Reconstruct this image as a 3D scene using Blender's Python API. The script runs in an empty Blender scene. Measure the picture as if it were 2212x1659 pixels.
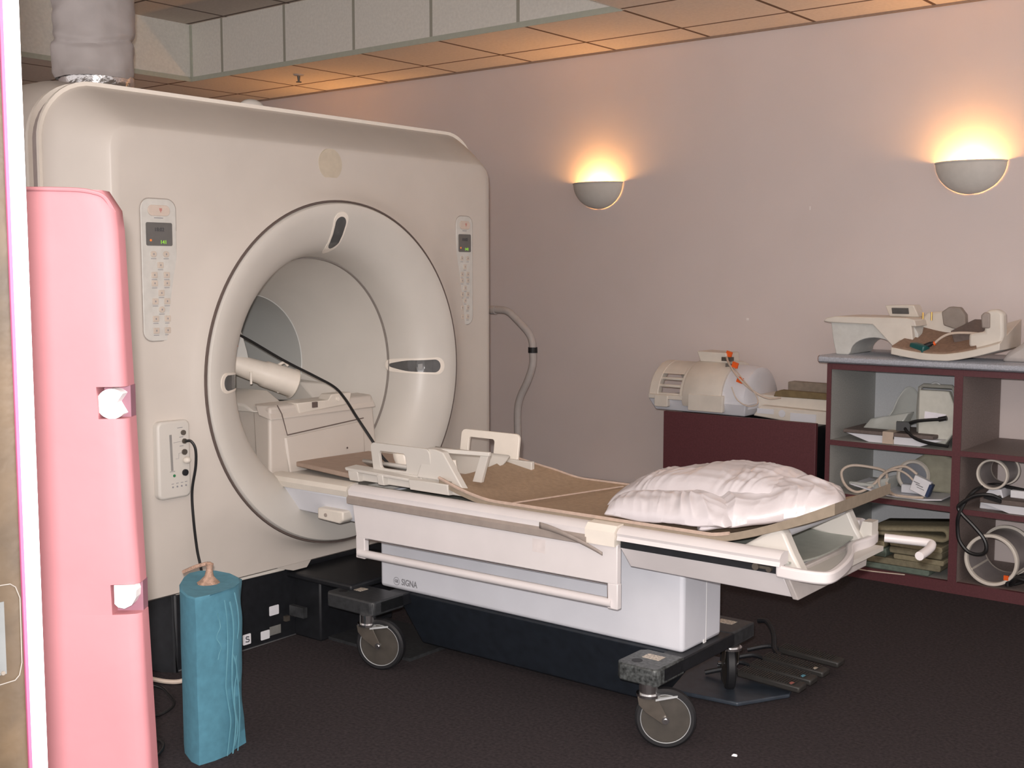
import bpy, math, random
from math import sin, cos, pi, radians, sqrt, atan2
from mathutils import Vector, Matrix, noise
random.seed(7)
SC = bpy.context.scene
COL = SC.collection
YAW, PIT, CAMH, TILT = .68, .0941, 1.42, .016
ZC = 2.687          # low ceiling

# ------------------------------------------------------------------ materials
MATS = {}
def mat(name, col, rough=.5, metal=0., var=.06, scale=30., bump=0., bscale=None, spec=.5, coat=0., alpha=1., trans=0., emis=None, estr=0.):
    if name in MATS: return MATS[name]
    m = bpy.data.materials.new(name); m.use_nodes = True
    nt = m.node_tree; N = nt.nodes; L = nt.links
    b = N['Principled BSDF']
    b.inputs['Roughness'].default_value = rough
    b.inputs['Metallic'].default_value = metal
    b.inputs['Specular IOR Level'].default_value = spec
    b.inputs['Coat Weight'].default_value = coat
    b.inputs['Alpha'].default_value = alpha
    b.inputs['Transmission Weight'].default_value = trans
    if emis:
        b.inputs['Emission Color'].default_value = (*emis, 1); b.inputs['Emission Strength'].default_value = estr
    g = N.new('ShaderNodeNewGeometry')
    tx = N.new('ShaderNodeTexNoise'); tx.inputs['Scale'].default_value = scale; tx.inputs['Detail'].default_value = 4
    L.new(g.outputs['Position'], tx.inputs['Vector'])
    r = N.new('ShaderNodeMapRange'); r.inputs['To Min'].default_value = 1 - var; r.inputs['To Max'].default_value = 1 + var
    r.inputs['From Min'].default_value = .3; r.inputs['From Max'].default_value = .7
    L.new(tx.outputs['Fac'], r.inputs['Value'])
    v = N.new('ShaderNodeVectorMath'); v.operation = 'SCALE'; v.inputs[0].default_value = col
    L.new(r.outputs['Result'], v.inputs['Scale']); L.new(v.outputs['Vector'], b.inputs['Base Color'])
    if bump:
        t2 = N.new('ShaderNodeTexNoise'); t2.inputs['Scale'].default_value = bscale or scale * 4; t2.inputs['Detail'].default_value = 3
        L.new(g.outputs['Position'], t2.inputs['Vector'])
        bp = N.new('ShaderNodeBump'); bp.inputs['Strength'].default_value = bump; bp.inputs['Distance'].default_value = .01
        L.new(t2.outputs['Fac'], bp.inputs['Height']); L.new(bp.outputs['Normal'], b.inputs['Normal'])
    MATS[name] = m
    return m

def grid_mat(name, col, linecol, x0, sx, lw, y0=None, sy=None, rough=.9):
    """tiles with T-bar lines at world x0+n*sx and (optional) y0+n*sy"""
    m = mat(name, col, rough=rough, var=.05, scale=60, bump=.15, bscale=250)
    nt = m.node_tree; N = nt.nodes; L = nt.links
    b = N['Principled BSDF']; src = b.inputs['Base Color'].links[0].from_socket
    g = N.new('ShaderNodeNewGeometry'); s = N.new('ShaderNodeSeparateXYZ'); L.new(g.outputs['Position'], s.inputs[0])
    def line(out, o, st, w):
        a = N.new('ShaderNodeMath'); a.operation = 'SUBTRACT'; L.new(out, a.inputs[0]); a.inputs[1].default_value = o - w / 2
        d = N.new('ShaderNodeMath'); d.operation = 'DIVIDE'; L.new(a.outputs[0], d.inputs[0]); d.inputs[1].default_value = st
        f = N.new('ShaderNodeMath'); f.operation = 'FRACT'; L.new(d.outputs[0], f.inputs[0])
        c = N.new('ShaderNodeMath'); c.operation = 'LESS_THAN'; L.new(f.outputs[0], c.inputs[0]); c.inputs[1].default_value = w / st
        return c.outputs[0]
    o = line(s.outputs['X'], x0, sx, lw)
    if sy:
        mx = N.new('ShaderNodeMath'); mx.operation = 'MAXIMUM'; L.new(o, mx.inputs[0]); L.new(line(s.outputs['Y'], y0, sy, lw), mx.inputs[1]); o = mx.outputs[0]
    mix = N.new('ShaderNodeMix'); mix.data_type = 'RGBA'
    L.new(o, mix.inputs['Factor']); L.new(src, mix.inputs['A']); mix.inputs['B'].default_value = (*linecol, 1)
    L.new(mix.outputs['Result'], b.inputs['Base Color'])
    return m

# scene palette
SHELL = mat('scanner_shell', (.60, .55, .50), rough=.42, var=.03, scale=5, bump=.02, bscale=300)
SHELL2 = mat('scanner_shell_cool', (.62, .59, .545), rough=.40, var=.03, scale=5)
BORE = mat('bore_liner', (.58, .59, .57), rough=.45, var=.02, scale=5)
SEAM = mat('seam_dark', (.12, .09, .08), rough=.8)
WHITE = mat('table_white', (.74, .70, .70), rough=.38, var=.03, scale=8)
COOLW = mat('panel_white', (.70, .71, .76), rough=.4, var=.03, scale=8)
CREAM = mat('cream_plastic', (.70, .65, .58), rough=.45, var=.05, scale=14)
TAUPE = mat('taupe_strip', (.33, .28, .25), rough=.5, var=.08)
DARK = mat('black_frame', (.010, .011, .014), rough=.5, var=.25, scale=40)
DARKG = mat('charcoal_paint', (.035, .037, .04), rough=.45, var=.3, scale=60)
CHIP = mat('chipped_charcoal', (.06, .066, .066), rough=.4, var=.8, scale=90)
RUB = mat('black_rubber', (.012, .012, .014), rough=.55, var=.1)
STEEL = mat('caster_steel', (.11, .095, .08), rough=.4, metal=.35, var=.2, scale=20)
DISC = mat('wheel_disc', (.055, .048, .040), rough=.55, metal=.0, var=.2, scale=25)
CHROME = mat('bright_steel', (.75, .75, .75), rough=.2, metal=1.)
TAN = mat('tan_foam', (.38, .27, .18), rough=.85, var=.10, scale=60, bump=.25, bscale=400)
TANPALE = mat('pale_foam_edge', (.50, .38, .31), rough=.85, var=.1, scale=60)
PINK = mat('pink_vinyl', (.42, .178, .198), rough=.6, spec=.3, var=.03, scale=9, bump=.06, bscale=30)
BLUE = mat('blue_foam', (.085, .25, .34), rough=.8, var=.1, scale=40)
POLY = mat('poly_bag', (.64, .60, .62), rough=.3, var=.03, scale=12, bump=.2, bscale=22, coat=.5)
BROWN = mat('maroon_laminate', (.105, .03, .036), rough=.55, var=.12, scale=120)
GREYLAM = mat('grey_laminate', (.40, .40, .38), rough=.6, var=.12, scale=150)
PALELAM = mat('pale_laminate', (.56, .58, .60), rough=.6, var=.04, scale=150)
BRNLAM = mat('brown_grey_laminate', (.25, .20, .185), rough=.6, var=.18, scale=150)
STONE = mat('speckled_worktop', (.40, .42, .47), rough=.4, var=.2, scale=160)
GLAZE = mat('sconce_plaster', (.62, .60, .56), rough=.7, var=.03)
CABLE = mat('black_cable', (.012, .012, .013), rough=.4, var=.1)
CREAMC = mat('cream_cable', (.60, .50, .42), rough=.5, var=.05)
ORANGE = mat('orange_sticker', (.85, .12, .01), rough=.5, var=.05)
PAPER = mat('white_sticker', (.80, .80, .84), rough=.6, var=.04)
GREYST = mat('grey_sticker', (.20, .20, .19), rough=.6, var=.1)
GREYF = mat('grey_foam', (.15, .12, .11), rough=.9, var=.12, scale=80)
GLASS = mat('smoky_window', (.10, .10, .10), rough=.15, var=.1)
LCD = mat('lcd_grey', (.13, .125, .12), rough=.3, var=.05)
INK = mat('grey_ink', (.25, .25, .27), rough=.6)
DINK = mat('dark_ink', (.05, .05, .06), rough=.6)
GREENLED = mat('green_digits', (.1, .3, .02), emis=(.35, .8, .05), estr=.8)
AMBLED = mat('amber_led', (.4, .1, .02), emis=(1., .3, .08), estr=.5)
FOIL = mat('silver_foil', (.7, .7, .7), rough=.22, metal=1., bump=.6, bscale=25)
WRAP = mat('duct_wrap', (.48, .44, .43), rough=.75, var=.06, scale=8, bump=.4, bscale=14)
CLEARP = mat('clear_plastic', (.75, .78, .74), rough=.15, alpha=.45, var=.03)
GREENC = mat('green_connector', (.01, .09, .09), rough=.4)
SILV = mat('grey_plate', (.52, .54, .55), rough=.5, metal=.3, var=.08)
BEIGE = mat('beige_knob', (.58, .50, .43), rough=.5)
PIPEM = mat('pipe_cover', (.52, .48, .46), rough=.6, var=.04)

# ------------------------------------------------------------------ mesh builder
class MB:
    def __init__(s): s.v = []; s.f = []
    def add(s, vs, fs):
        o = len(s.v); s.v += [tuple(v) for v in vs]; s.f += [tuple(i + o for i in f) for f in fs]; return s
    def box(s, a, b, rz=0, ry=0, rx=0):
        x0, y0, z0 = a; x1, y1, z1 = b
        c = Vector(((x0+x1)/2, (y0+y1)/2, (z0+z1)/2)); R = Matrix.Rotation(rz, 3, 'Z') @ Matrix.Rotation(ry, 3, 'Y') @ Matrix.Rotation(rx, 3, 'X')
        vs = [c + R @ (Vector(p) - c) for p in [(x0,y0,z0),(x1,y0,z0),(x1,y1,z0),(x0,y1,z0),(x0,y0,z1),(x1,y0,z1),(x1,y1,z1),(x0,y1,z1)]]
        return s.add(vs, [(3,2,1,0),(4,5,6,7),(0,1,5,4),(1,2,6,5),(2,3,7,6),(3,0,4,7)])
    def hexa(s, p):   # 8 points: bottom 4 (ccw from above), top 4
        return s.add(p, [(3,2,1,0),(4,5,6,7),(0,1,5,4),(1,2,6,5),(2,3,7,6),(3,0,4,7)])
    def loft(s, loops, closed=True, cap0=True, cap1=True):
        n = len(loops[0]); o = []
        for l in loops: o += list(l)
        fs = []
        for k in range(len(loops)-1):
            for i in range(n if closed else n-1):
                j = (i+1) % n; fs.append((k*n+i, k*n+j, (k+1)*n+j, (k+1)*n+i))
        if cap0: fs.append(tuple(range(n))[::-1])
        if cap1: fs.append(tuple((len(loops)-1)*n+i for i in range(n)))
        return s.add(o, fs)
    def cyl(s, p0, p1, r0, r1=None, n=24):
        p0, p1 = Vector(p0), Vector(p1); r1 = r0 if r1 is None else r1
        d = (p1-p0).normalized(); a = d.orthogonal().normalized(); b = d.cross(a)
        L = [[p + (a*cos(2*pi*i/n) + b*sin(2*pi*i/n))*r for i in range(n)] for p, r in ((p0, r0), (p1, r1))]
        return s.loft(L)
    def lathe(s, c, axis, prof, n=48, cap=False):     # prof: (along, radius)
        c = Vector(c); d = Vector(axis).normalized(); a = d.orthogonal().normalized(); b = d.cross(a)
        L = [[c + d*t + (a*cos(2*pi*i/n) + b*sin(2*pi*i/n))*r for i in range(n)] for t, r in prof]
        return s.loft(L, cap0=cap, cap1=cap)
    def tube(s, pts, r, n=8, sub=6, smooth=True):
        P = [Vector(p) for p in pts]
        if smooth and len(P) > 2:
            Q = []
            for i in range(len(P)-1):
                a = P[max(i-1, 0)]; b = P[i]; c = P[i+1]; d = P[min(i+2, len(P)-1)]
                for k in range(sub):
                    t = k/sub
                    Q.append(.5*((2*b) + (c-a)*t + (2*a-5*b+4*c-d)*t*t + (3*b-a-3*c+d)*t**3))
            Q.append(P[-1]); P = Q
        L = []; up = None
        for i, p in enumerate(P):
            d = (P[min(i+1, len(P)-1)] - P[max(i-1, 0)]).normalized()
            if up is None: up = d.orthogonal().normalized()
            up = (up - d*up.dot(d)).normalized(); b = d.cross(up)
            L.append([p + (up*cos(2*pi*k/n) + b*sin(2*pi*k/n))*r for k in range(n)])
        return s.loft(L)
    def prism(s, poly, axis, lo, hi):                # poly in the two other axes, order (a,b)
        def P(a, b, t): return {'x': (t, a, b), 'y': (a, t, b), 'z': (a, b, t)}[axis]
        L = [[P(a, b, lo) for a, b in poly], [P(a, b, hi) for a, b in poly]]
        return s.loft(L)
    def grid(s, fn, nu, nv, closeu=False):
        vs = [fn(i/(nu if closeu else nu-1), j/(nv-1)) for j in range(nv) for i in range(nu)]
        fs = [(j*nu+i, j*nu+(i+1) % nu, (j+1)*nu+(i+1) % nu, (j+1)*nu+i) for j in range(nv-1) for i in range(nu if closeu else nu-1)]
        return s.add(vs, fs)
    def ball(s, c, r, n=16, m=10):
        rx, ry, rz = r if isinstance(r, tuple) else (r, r, r)
        return s.grid(lambda u, v: (c[0]+rx*cos(2*pi*u)*sin(pi*v), c[1]+ry*sin(2*pi*u)*sin(pi*v), c[2]-rz*cos(pi*v)), n, m, True)
    def build(s, name, material, base=(0, 0, 0), smooth=False, bevel=0, seg=2, solid=0, sub=0):
        me = bpy.data.meshes.new(name)
        me.from_pydata([(v[0]-base[0], v[1]-base[1], v[2]-base[2]) for v in s.v], [], s.f)
        me.materials.append(material)
        import bmesh
        bm = bmesh.new(); bm.from_mesh(me); bmesh.ops.remove_doubles(bm, verts=bm.verts, dist=1e-6)
        bmesh.ops.recalc_face_normals(bm, faces=bm.faces); bm.to_mesh(me); bm.free()
        o = bpy.data.objects.new(name, me); COL.objects.link(o)
        if solid:
            md = o.modifiers.new('s', 'SOLIDIFY'); md.thickness = solid; md.offset = -1
        if bevel:
            md = o.modifiers.new('b', 'BEVEL'); md.width = bevel; md.segments = seg; md.limit_method = 'ANGLE'; md.angle_limit = radians(35)
            md.harden_normals = False; smooth = True
        if sub:
            md = o.modifiers.new('u', 'SUBSURF'); md.levels = md.render_levels = sub; smooth = True
        if smooth:
            for p in me.polygons: p.use_smooth = True
            me.set_sharp_from_angle(angle=radians(38))
        return o

def rot(x, y, t): return (cos(t)*x - sin(t)*y, sin(t)*x + cos(t)*y)
class Thing:
    """a thing in frame rotated by rz about the world origin; parts are given in that frame's coordinates"""
    def __init__(s, name, label, cat, base, rz=0., group=None):
        s.base = base; e = bpy.data.objects.new(name, None); COL.objects.link(e); s.root = e
        x, y = rot(base[0], base[1], rz); e.location = (x, y, base[2]); e.rotation_euler = (0, 0, rz)
        e.empty_display_size = .05
        e['label'] = label; e['category'] = cat
        if group: e['group'] = group
    def part(s, name, mb, material, parent=None, label=None, **k):
        o = mb.build(name, material, s.base, **k); o.parent = parent or s.root
        if label: o['label'] = label
        return o
def solo(name, label, cat, mb, material, base, rz=0., group=None, **k):
    o = mb.build(name, material, base, **k)
    x, y = rot(base[0], base[1], rz); o.location = (x, y, base[2]); o.rotation_euler = (0, 0, rz)
    o['label'] = label; o['category'] = cat
    if group: o['group'] = group
    return o
def struct(name, mb, material, **k):
    o = mb.build(name, material, **k); o['kind'] = 'structure'; return o
def text(name, body, size, material, loc, rotm, parent, extrude=.0004, sx=1., off=0.):
    c = bpy.data.curves.new(name, 'FONT'); c.body = body; c.size = size; c.extrude = extrude; c.align_x = 'CENTER'; c.align_y = 'CENTER'
    c.materials.append(material)
    c.offset = off
    t = bpy.data.objects.new(name+'_curve', c); COL.objects.link(t)
    me = bpy.data.meshes.new_from_object(t.evaluated_get(bpy.context.evaluated_depsgraph_get()))
    bpy.data.objects.remove(t); me.name = name
    o = bpy.data.objects.new(name, me); COL.objects.link(o); o.parent = parent
    o.location = loc; o.rotation_euler = rotm; o.scale = (sx, 1, 1)
    return o
def rrect(y0, y1, z0, z1, r, n=6):
    P = []
    for cy, cz, a in ((y1-r, z1-r, 0), (y0+r, z1-r, pi/2), (y0+r, z0+r, pi), (y1-r, z0+r, 3*pi/2)):
        P += [(cy+r*cos(a+pi/2*k/n), cz+r*sin(a+pi/2*k/n)) for k in range(n+1)]
    return P

# ================================================================== room
CARPET = mat('carpet', (.031, .021, .024), rough=.95, var=.6, scale=90, bump=.8, bscale=350)
CARPET.node_tree.nodes['Noise Texture'].inputs['Detail'].default_value = 8
WALLM = mat('painted_wall', (.695, .615, .595), rough=.8, var=.02, scale=3, bump=.05, bscale=300)
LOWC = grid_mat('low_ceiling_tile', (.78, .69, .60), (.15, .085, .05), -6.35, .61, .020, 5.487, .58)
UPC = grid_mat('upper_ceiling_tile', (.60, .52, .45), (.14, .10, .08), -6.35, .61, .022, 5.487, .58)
SOFM = grid_mat('soffit_panel', (.80, .78, .72), (.38, .37, .31), -6.41, .615, .022)
struct('floor', MB().box((-8, -1.5, -.1), (3.2, 5.9, 0)), CARPET)
struct('wall_back', MB().box((-8, 5.786, 0), (3.2, 5.9, 3.1)), WALLM)
wb_ = bpy.data.objects['wall_back']
SCU = mat('scuff_white', (.85, .80, .78), rough=.7)
for a, b, r in (((-2.475, 1.165), (-2.39, 1.158), .0022), ((-2.70, 1.745), (-2.694, 1.752), .006), ((-3.05, 1.165), (-3.035, 1.168), .005)):
    o = MB().box((a[0], 5.7852, min(a[1], b[1])-r), (b[0], 5.7862, max(a[1], b[1])+r)).build('wall_scuff', SCU, bevel=.0004); o.parent = wb_
struct('wall_left', MB().box((-8.1, -1.5, 0), (-8, 5.9, 3.1)), WALLM)
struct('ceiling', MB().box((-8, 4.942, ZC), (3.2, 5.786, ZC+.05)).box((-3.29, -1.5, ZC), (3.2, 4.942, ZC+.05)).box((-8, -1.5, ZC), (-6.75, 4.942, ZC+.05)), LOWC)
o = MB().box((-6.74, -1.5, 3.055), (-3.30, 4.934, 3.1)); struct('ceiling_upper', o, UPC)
struct('wall_soffit', MB().box((-6.74, 4.934, ZC), (-3.30, 4.941, 3.055)).box((-6.749, -1.5, ZC), (-6.74, 4.941, 3.055)).box((-3.30, -1.5, ZC), (-3.291, 4.941, 3.055)), SOFM)
TRIMM = mat('sage_trim', (.48, .50, .42), rough=.6, var=.04)
struct('trim_1', MB().box((-6.745, 4.930, ZC-.004), (-3.30, 4.934, ZC+.026)).box((-6.74, -1.5, ZC-.004), (-6.736, 4.93, ZC+.026)).box((-6.74, 4.925, ZC+.02), (-6.722, 4.934, 3.05)), TRIMM)
struct('trim_2', MB().box((-8, 5.772, ZC-.01), (3.2, 5.786, ZC)), mat('angle_bead', (.30, .22, .17), rough=.7))
# doorway beside the camera: brass edged door leaf and white jamb strip
struct('trim_3', MB().box((-.9245, .4985, 0), (-.9035, .5005, 2.3)), mat('white_jamb', (.85, .85, .85), rough=.4))
BRASS = mat('brass_sheet', (.026, .016, .007), rough=.5, metal=.0, var=.35, scale=18, bump=.2, bscale=40)
door = struct('door_1', MB().box((-1.02, .40, 0), (-.9265, .4955, 2.3)), BRASS)
struct('trim_4', MB().box((-.9265, .4957, 0), (-.9245, .4985, 2.3)), mat('plum_edge', (.16, .03, .07), rough=.5))
def dpart(n, mb, mt, **k):
    o = mb.build(n, mt, **k); o.parent = door; return o
dpart('latch_plate', MB().box((-.927, .440, 1.089), (-.9258, .4800, 1.150)), mat('pewter_plate', (.06, .063, .063), rough=.5, var=.1))
dpart('latch_outline', MB().tube([(-.926, .440, 1.166), (-.926, .486, 1.1635), (-.926, .4905, 1.160), (-.926, .4940, 1.150), (-.926, .4935, 1.095), (-.926, .491, 1.085), (-.926, .487, 1.0815), (-.926, .440, 1.080)], .0005, n=6, smooth=False), mat('worn_white', (.10, .09, .08)))
dpart('latch_screw', MB().cyl((-.926, .4765, 1.0905), (-.9245, .4765, 1.0905), .0018, n=12), STEEL)

# ================================================================== wall sconces
SC_R = .165
WARM = (1., .46, .13)
def sconce(x, label, power):
    t = Thing('wall_sconce', label, 'wall lamp', (x, 5.77, 1.93), group='half bowl wall sconces')
    def f(u, v):
        a = pi*u; b = pi/2*v                      # a along rim, b down
        return (x - SC_R*cos(a)*cos(b), 5.783 - .122*sin(a)*cos(b), 1.935 - .148*sin(b))
    m = MB().grid(f, 40, 18)
    t.part('bowl', m, GLAZE, smooth=True, solid=.006)
    t.part('rim', MB().tube([f(k/24, 0) for k in range(25)], .004, n=8), GLAZE)
    t.part('bulb', MB().lathe((x, 5.72, 1.855), (0, 0, 1), [(0, .004), (.01, .016), (.035, .02), (.06, .014), (.07, .002)], n=16),
           mat('hot_bulb', (1, .8, .5), emis=(1., .62, .25), estr=45.), smooth=True)
    t.part('bulb_holder', MB().cyl((x, 5.72, 1.82), (x, 5.72, 1.855), .013).box((x-.01, 5.72, 1.828), (x+.01, 5.786, 1.845)), GLAZE)
    l = bpy.data.lights.new('sconce_light', 'POINT'); l.energy = power; l.color = WARM; l.shadow_soft_size = .03
    lo = bpy.data.objects.new('sconce_light', l); COL.objects.link(lo); lo.location = (x, 5.735, 1.895)
sconce(-4.02, 'white half bowl wall sconce glowing orange, between scanner and cabinet, the farther and smaller one', 13.)
sconce(-1.885, 'white half bowl wall sconce glowing orange above the open shelving, the nearer and larger one', 16.)
sconce(-6.1, 'white half bowl wall sconce hidden behind the scanner, lighting the ceiling there', 17.)

# ================================================================== MRI scanner
YC, ZB = 3.255, 1.026
g = Thing('mri_scanner', 'large cream MRI scanner with round bore standing on a black base', 'MRI scanner', (-4.3, YC, 0), TILT)
def rr_pt(a, y0, y1, z0, z1, r):
    # ray from (YC,ZB) to rounded rect
    dy, dz = cos(a), sin(a); lo, hi = 0., 3.
    cy, cz, hy, hz = (y0+y1)/2, (z0+z1)/2, (y1-y0)/2 - r, (z1-z0)/2 - r
    for _ in range(40):
        t = (lo+hi)/2; qy = abs(YC+dy*t-cy)-hy; qz = abs(ZB+dz*t-cz)-hz
        d = sqrt(max(qy, 0)**2+max(qz, 0)**2) + min(max(qy, qz), 0) - r
        if d < 0: lo = t
        else: hi = t
    return (YC+dy*lo, ZB+dz*lo)
NA = 320
ANG = [2*pi*i/NA for i in range(NA)]
def loopR(x, r): return [(x, YC+r*cos(a), ZB+r*sin(a)) for a in ANG]
def loopQ(x, y0, y1, z0, z1, r): return [(x, *rr_pt(a, y0, y1, z0, z1, r)) for a in ANG]
def mixl(A, B, t, x): return [(x, a[1]*(1-t)+b[1]*t, a[2]*(1-t)+b[2]*t) for a, b in zip(A, B)]
IN = (2.275, 4.215, .30, 1.895, .07)
OUT = (2.14, 4.345, .235, 2.05, .20)
def interp(A, B, t): return tuple(a*(1-t)+b*t for a, b in zip(A, B))
ring0 = loopR(-3.385, .668); inn = loopQ(-3.432, *IN)
loops = [loopR(-3.40, .664), ring0]
for t, x in ((.05, -3.390), (.12, -3.401), (.2, -3.411), (.32, -3.421), (.5, -3.4285), (.75, -3.4315), (.93, -3.432)): loops.append(mixl(ring0, inn, t, x))
loops.append(inn)
for t, dx in ((.05, .0), (.10, .008), (.18, .022)): pass
loops.append(loopQ(-3.436, *interp(IN, OUT, .04)))
loops.append(loopQ(-3.447, *interp(IN, OUT, .12)))
loops.append(loopQ(-3.475, *interp(IN, OUT, .28)))
loops.append(loopQ(-3.54, *interp(IN, OUT, .60)))
loops.append(loopQ(-3.60, *interp(IN, OUT, .86)))
loops.append(loopQ(-3.625, *interp(IN, OUT, .96)))
cover = g.part('front_cover', MB().loft(loops, cap0=False, cap1=False), SHELL, smooth=True)
OUT2 = (2.133, 4.352, .228, 2.057, .205)
BEAD = mat('pale_bead', (.84, .78, .70), rough=.4, var=.02)
g.part('cover_bead', MB().loft([loopQ(-3.625, *interp(IN, OUT, .96)), loopQ(-3.622, *OUT2), loopQ(-3.636, *OUT2), loopQ(-3.645, *interp(IN, OUT, .9))], cap0=False, cap1=False), BEAD)
g.part('cover_gap', MB().loft([loopQ(-3.64, *interp(IN, OUT, .93)), loopQ(-3.69, *interp(IN, OUT, .93))], cap0=False, cap1=False), mat('gap_plastic', (.36, .31, .30), rough=.6))
g.part('side_bead', MB().loft([loopQ(-3.688, *interp(IN, OUT, .9)), loopQ(-3.686, *OUT2), loopQ(-3.702, *OUT2), loopQ(-3.704, *interp(IN, OUT, 1.0))], cap0=False, cap1=False), BEAD)
OUT3 = (2.10, 4.385, .24, 2.075, .22)
g.part('side_cover', MB().loft([loopQ(-3.70, *interp(IN, OUT, 1.0)), loopQ(-3.80, *OUT3), loopQ(-5.15, *OUT3), loopQ(-5.3, *IN), loopR(-5.3, .5)], cap0=False, cap1=False), SHELL, smooth=True)
# flare ring
RP = [(.664, -3.40), (.662, -3.378), (.656, -3.370), (.640, -3.368), (.61, -3.374), (.575, -3.386), (.54, -3.402), (.51, -3.422), (.487, -3.448), (.470, -3.485), (.458, -3.53), (.452, -3.58)]
fl = g.part('bore_flare', MB().lathe((0, YC, ZB), (1, 0, 0), [(x, r) for r, x in RP], n=128), SHELL2, smooth=True)
g.part('flare_seam', MB().lathe((0, YC, ZB), (1, 0, 0), [(-3.392, .659), (-3.3765, .6645), (-3.3765, .6695), (-3.392, .672)], n=128), SEAM, smooth=True)
TP = [(.449, -3.578), (.441, -3.60), (.425, -3.65), (.405, -3.70), (.375, -3.78), (.34, -3.87), (.312, -3.94), (.303, -3.965)]
g.part('bore_cone', MB().lathe((0, YC, ZB), (1, 0, 0), [(x, r) for r, x in TP], n=128), SHELL2, smooth=True)
g.part('bore_tube', MB().lathe((0, YC, ZB), (1, 0, 0), [(-3.965, .303), (-3.968, .300), (-5.29, .300)], n=96), BORE, smooth=True)
g.part('inner_seam', MB().lathe((0, YC, ZB), (1, 0, 0), [(-3.583, .4545), (-3.574, .4515), (-3.572, .4475), (-3.583, .4465)], n=128), mat('inner_seam_grey', (.28, .25, .23), rough=.6), smooth=True)
def ringx(r):
    for (r0, x0), (r1, x1) in zip(RP[3:], RP[4:]):
        if r1 <= r <= r0: return x0 + (x1-x0)*(r0-r)/(r0-r1)
    return RP[-1][1]
def on_ring(r, a, off):    # offset along normal (x, -r) mostly +x
    dx = (ringx(r+.004)-ringx(r-.004))/.008; n = Vector((1, -dx)).normalized()
    return (ringx(r)+n[0]*off, YC+(r+n[1]*off)*cos(a), ZB+(r+n[1]*off)*sin(a))
def capsule(rm, hl, hw, n=14):
    P = []
    for k in range(n+1): t = -pi/2+pi*k/n; P.append((rm+hl-hw+hw*cos(t), hw*sin(t)))
    a, b = rm-hl+hw, rm+hl-hw
    for k in range(1, 12): P.append((b+(a-b)*k/12, hw))
    for k in range(n+1): t = pi/2+pi*k/n; P.append((rm-hl+hw+hw*cos(t), hw*sin(t)))
    for k in range(1, 12): P.append((a+(b-a)*k/12, -hw))
    return P
def ringcap(a0, rm, hl, hw, o0, o1, qs):
    pol = capsule(rm, hl, hw, 16)
    L = [[on_ring(rm+(r-rm)*q, a0+w*q/rm, o) for r, w in pol] for q, o in [(1., o0)] + [(q, o1) for q in qs]]
    return MB().loft(L, cap0=False, cap1=False)
for a0, rm in ((pi/2+.02, .548), (-.015, .512), (pi, .53)):
    w = g.part('alignment_window', ringcap(a0, rm, .078, .034, -.004, .003, (1., .97, .92, .87, .82, .77)), BEAD, smooth=True)
    g.part('window_glass', ringcap(a0, rm, .064, .0275, -.003, .0022, (1., .95, .9, .85, .8, .75, .7, .65, .6, .55, .5, .45, .4, .35, .3, .25, .2, .15, .1, .05, .01)), GLASS, parent=w, label='dark glass of the laser window')
    if abs(a0) > .1: continue
    c = on_ring(rm-.01, a0, .005)
    g.part('mirror_block', MB().box((c[0]-.002, c[1]-.022, c[2]-.014), (c[0]+.001, c[1]+.022, c[2]+.010)), SILV, parent=w)
g.part('brand_disc', MB().cyl((-3.434, 3.238, 1.836), (-3.4265, 3.238, 1.836), .060, n=40), mat('disc_beige', (.56, .49, .39), rough=.5))
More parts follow.
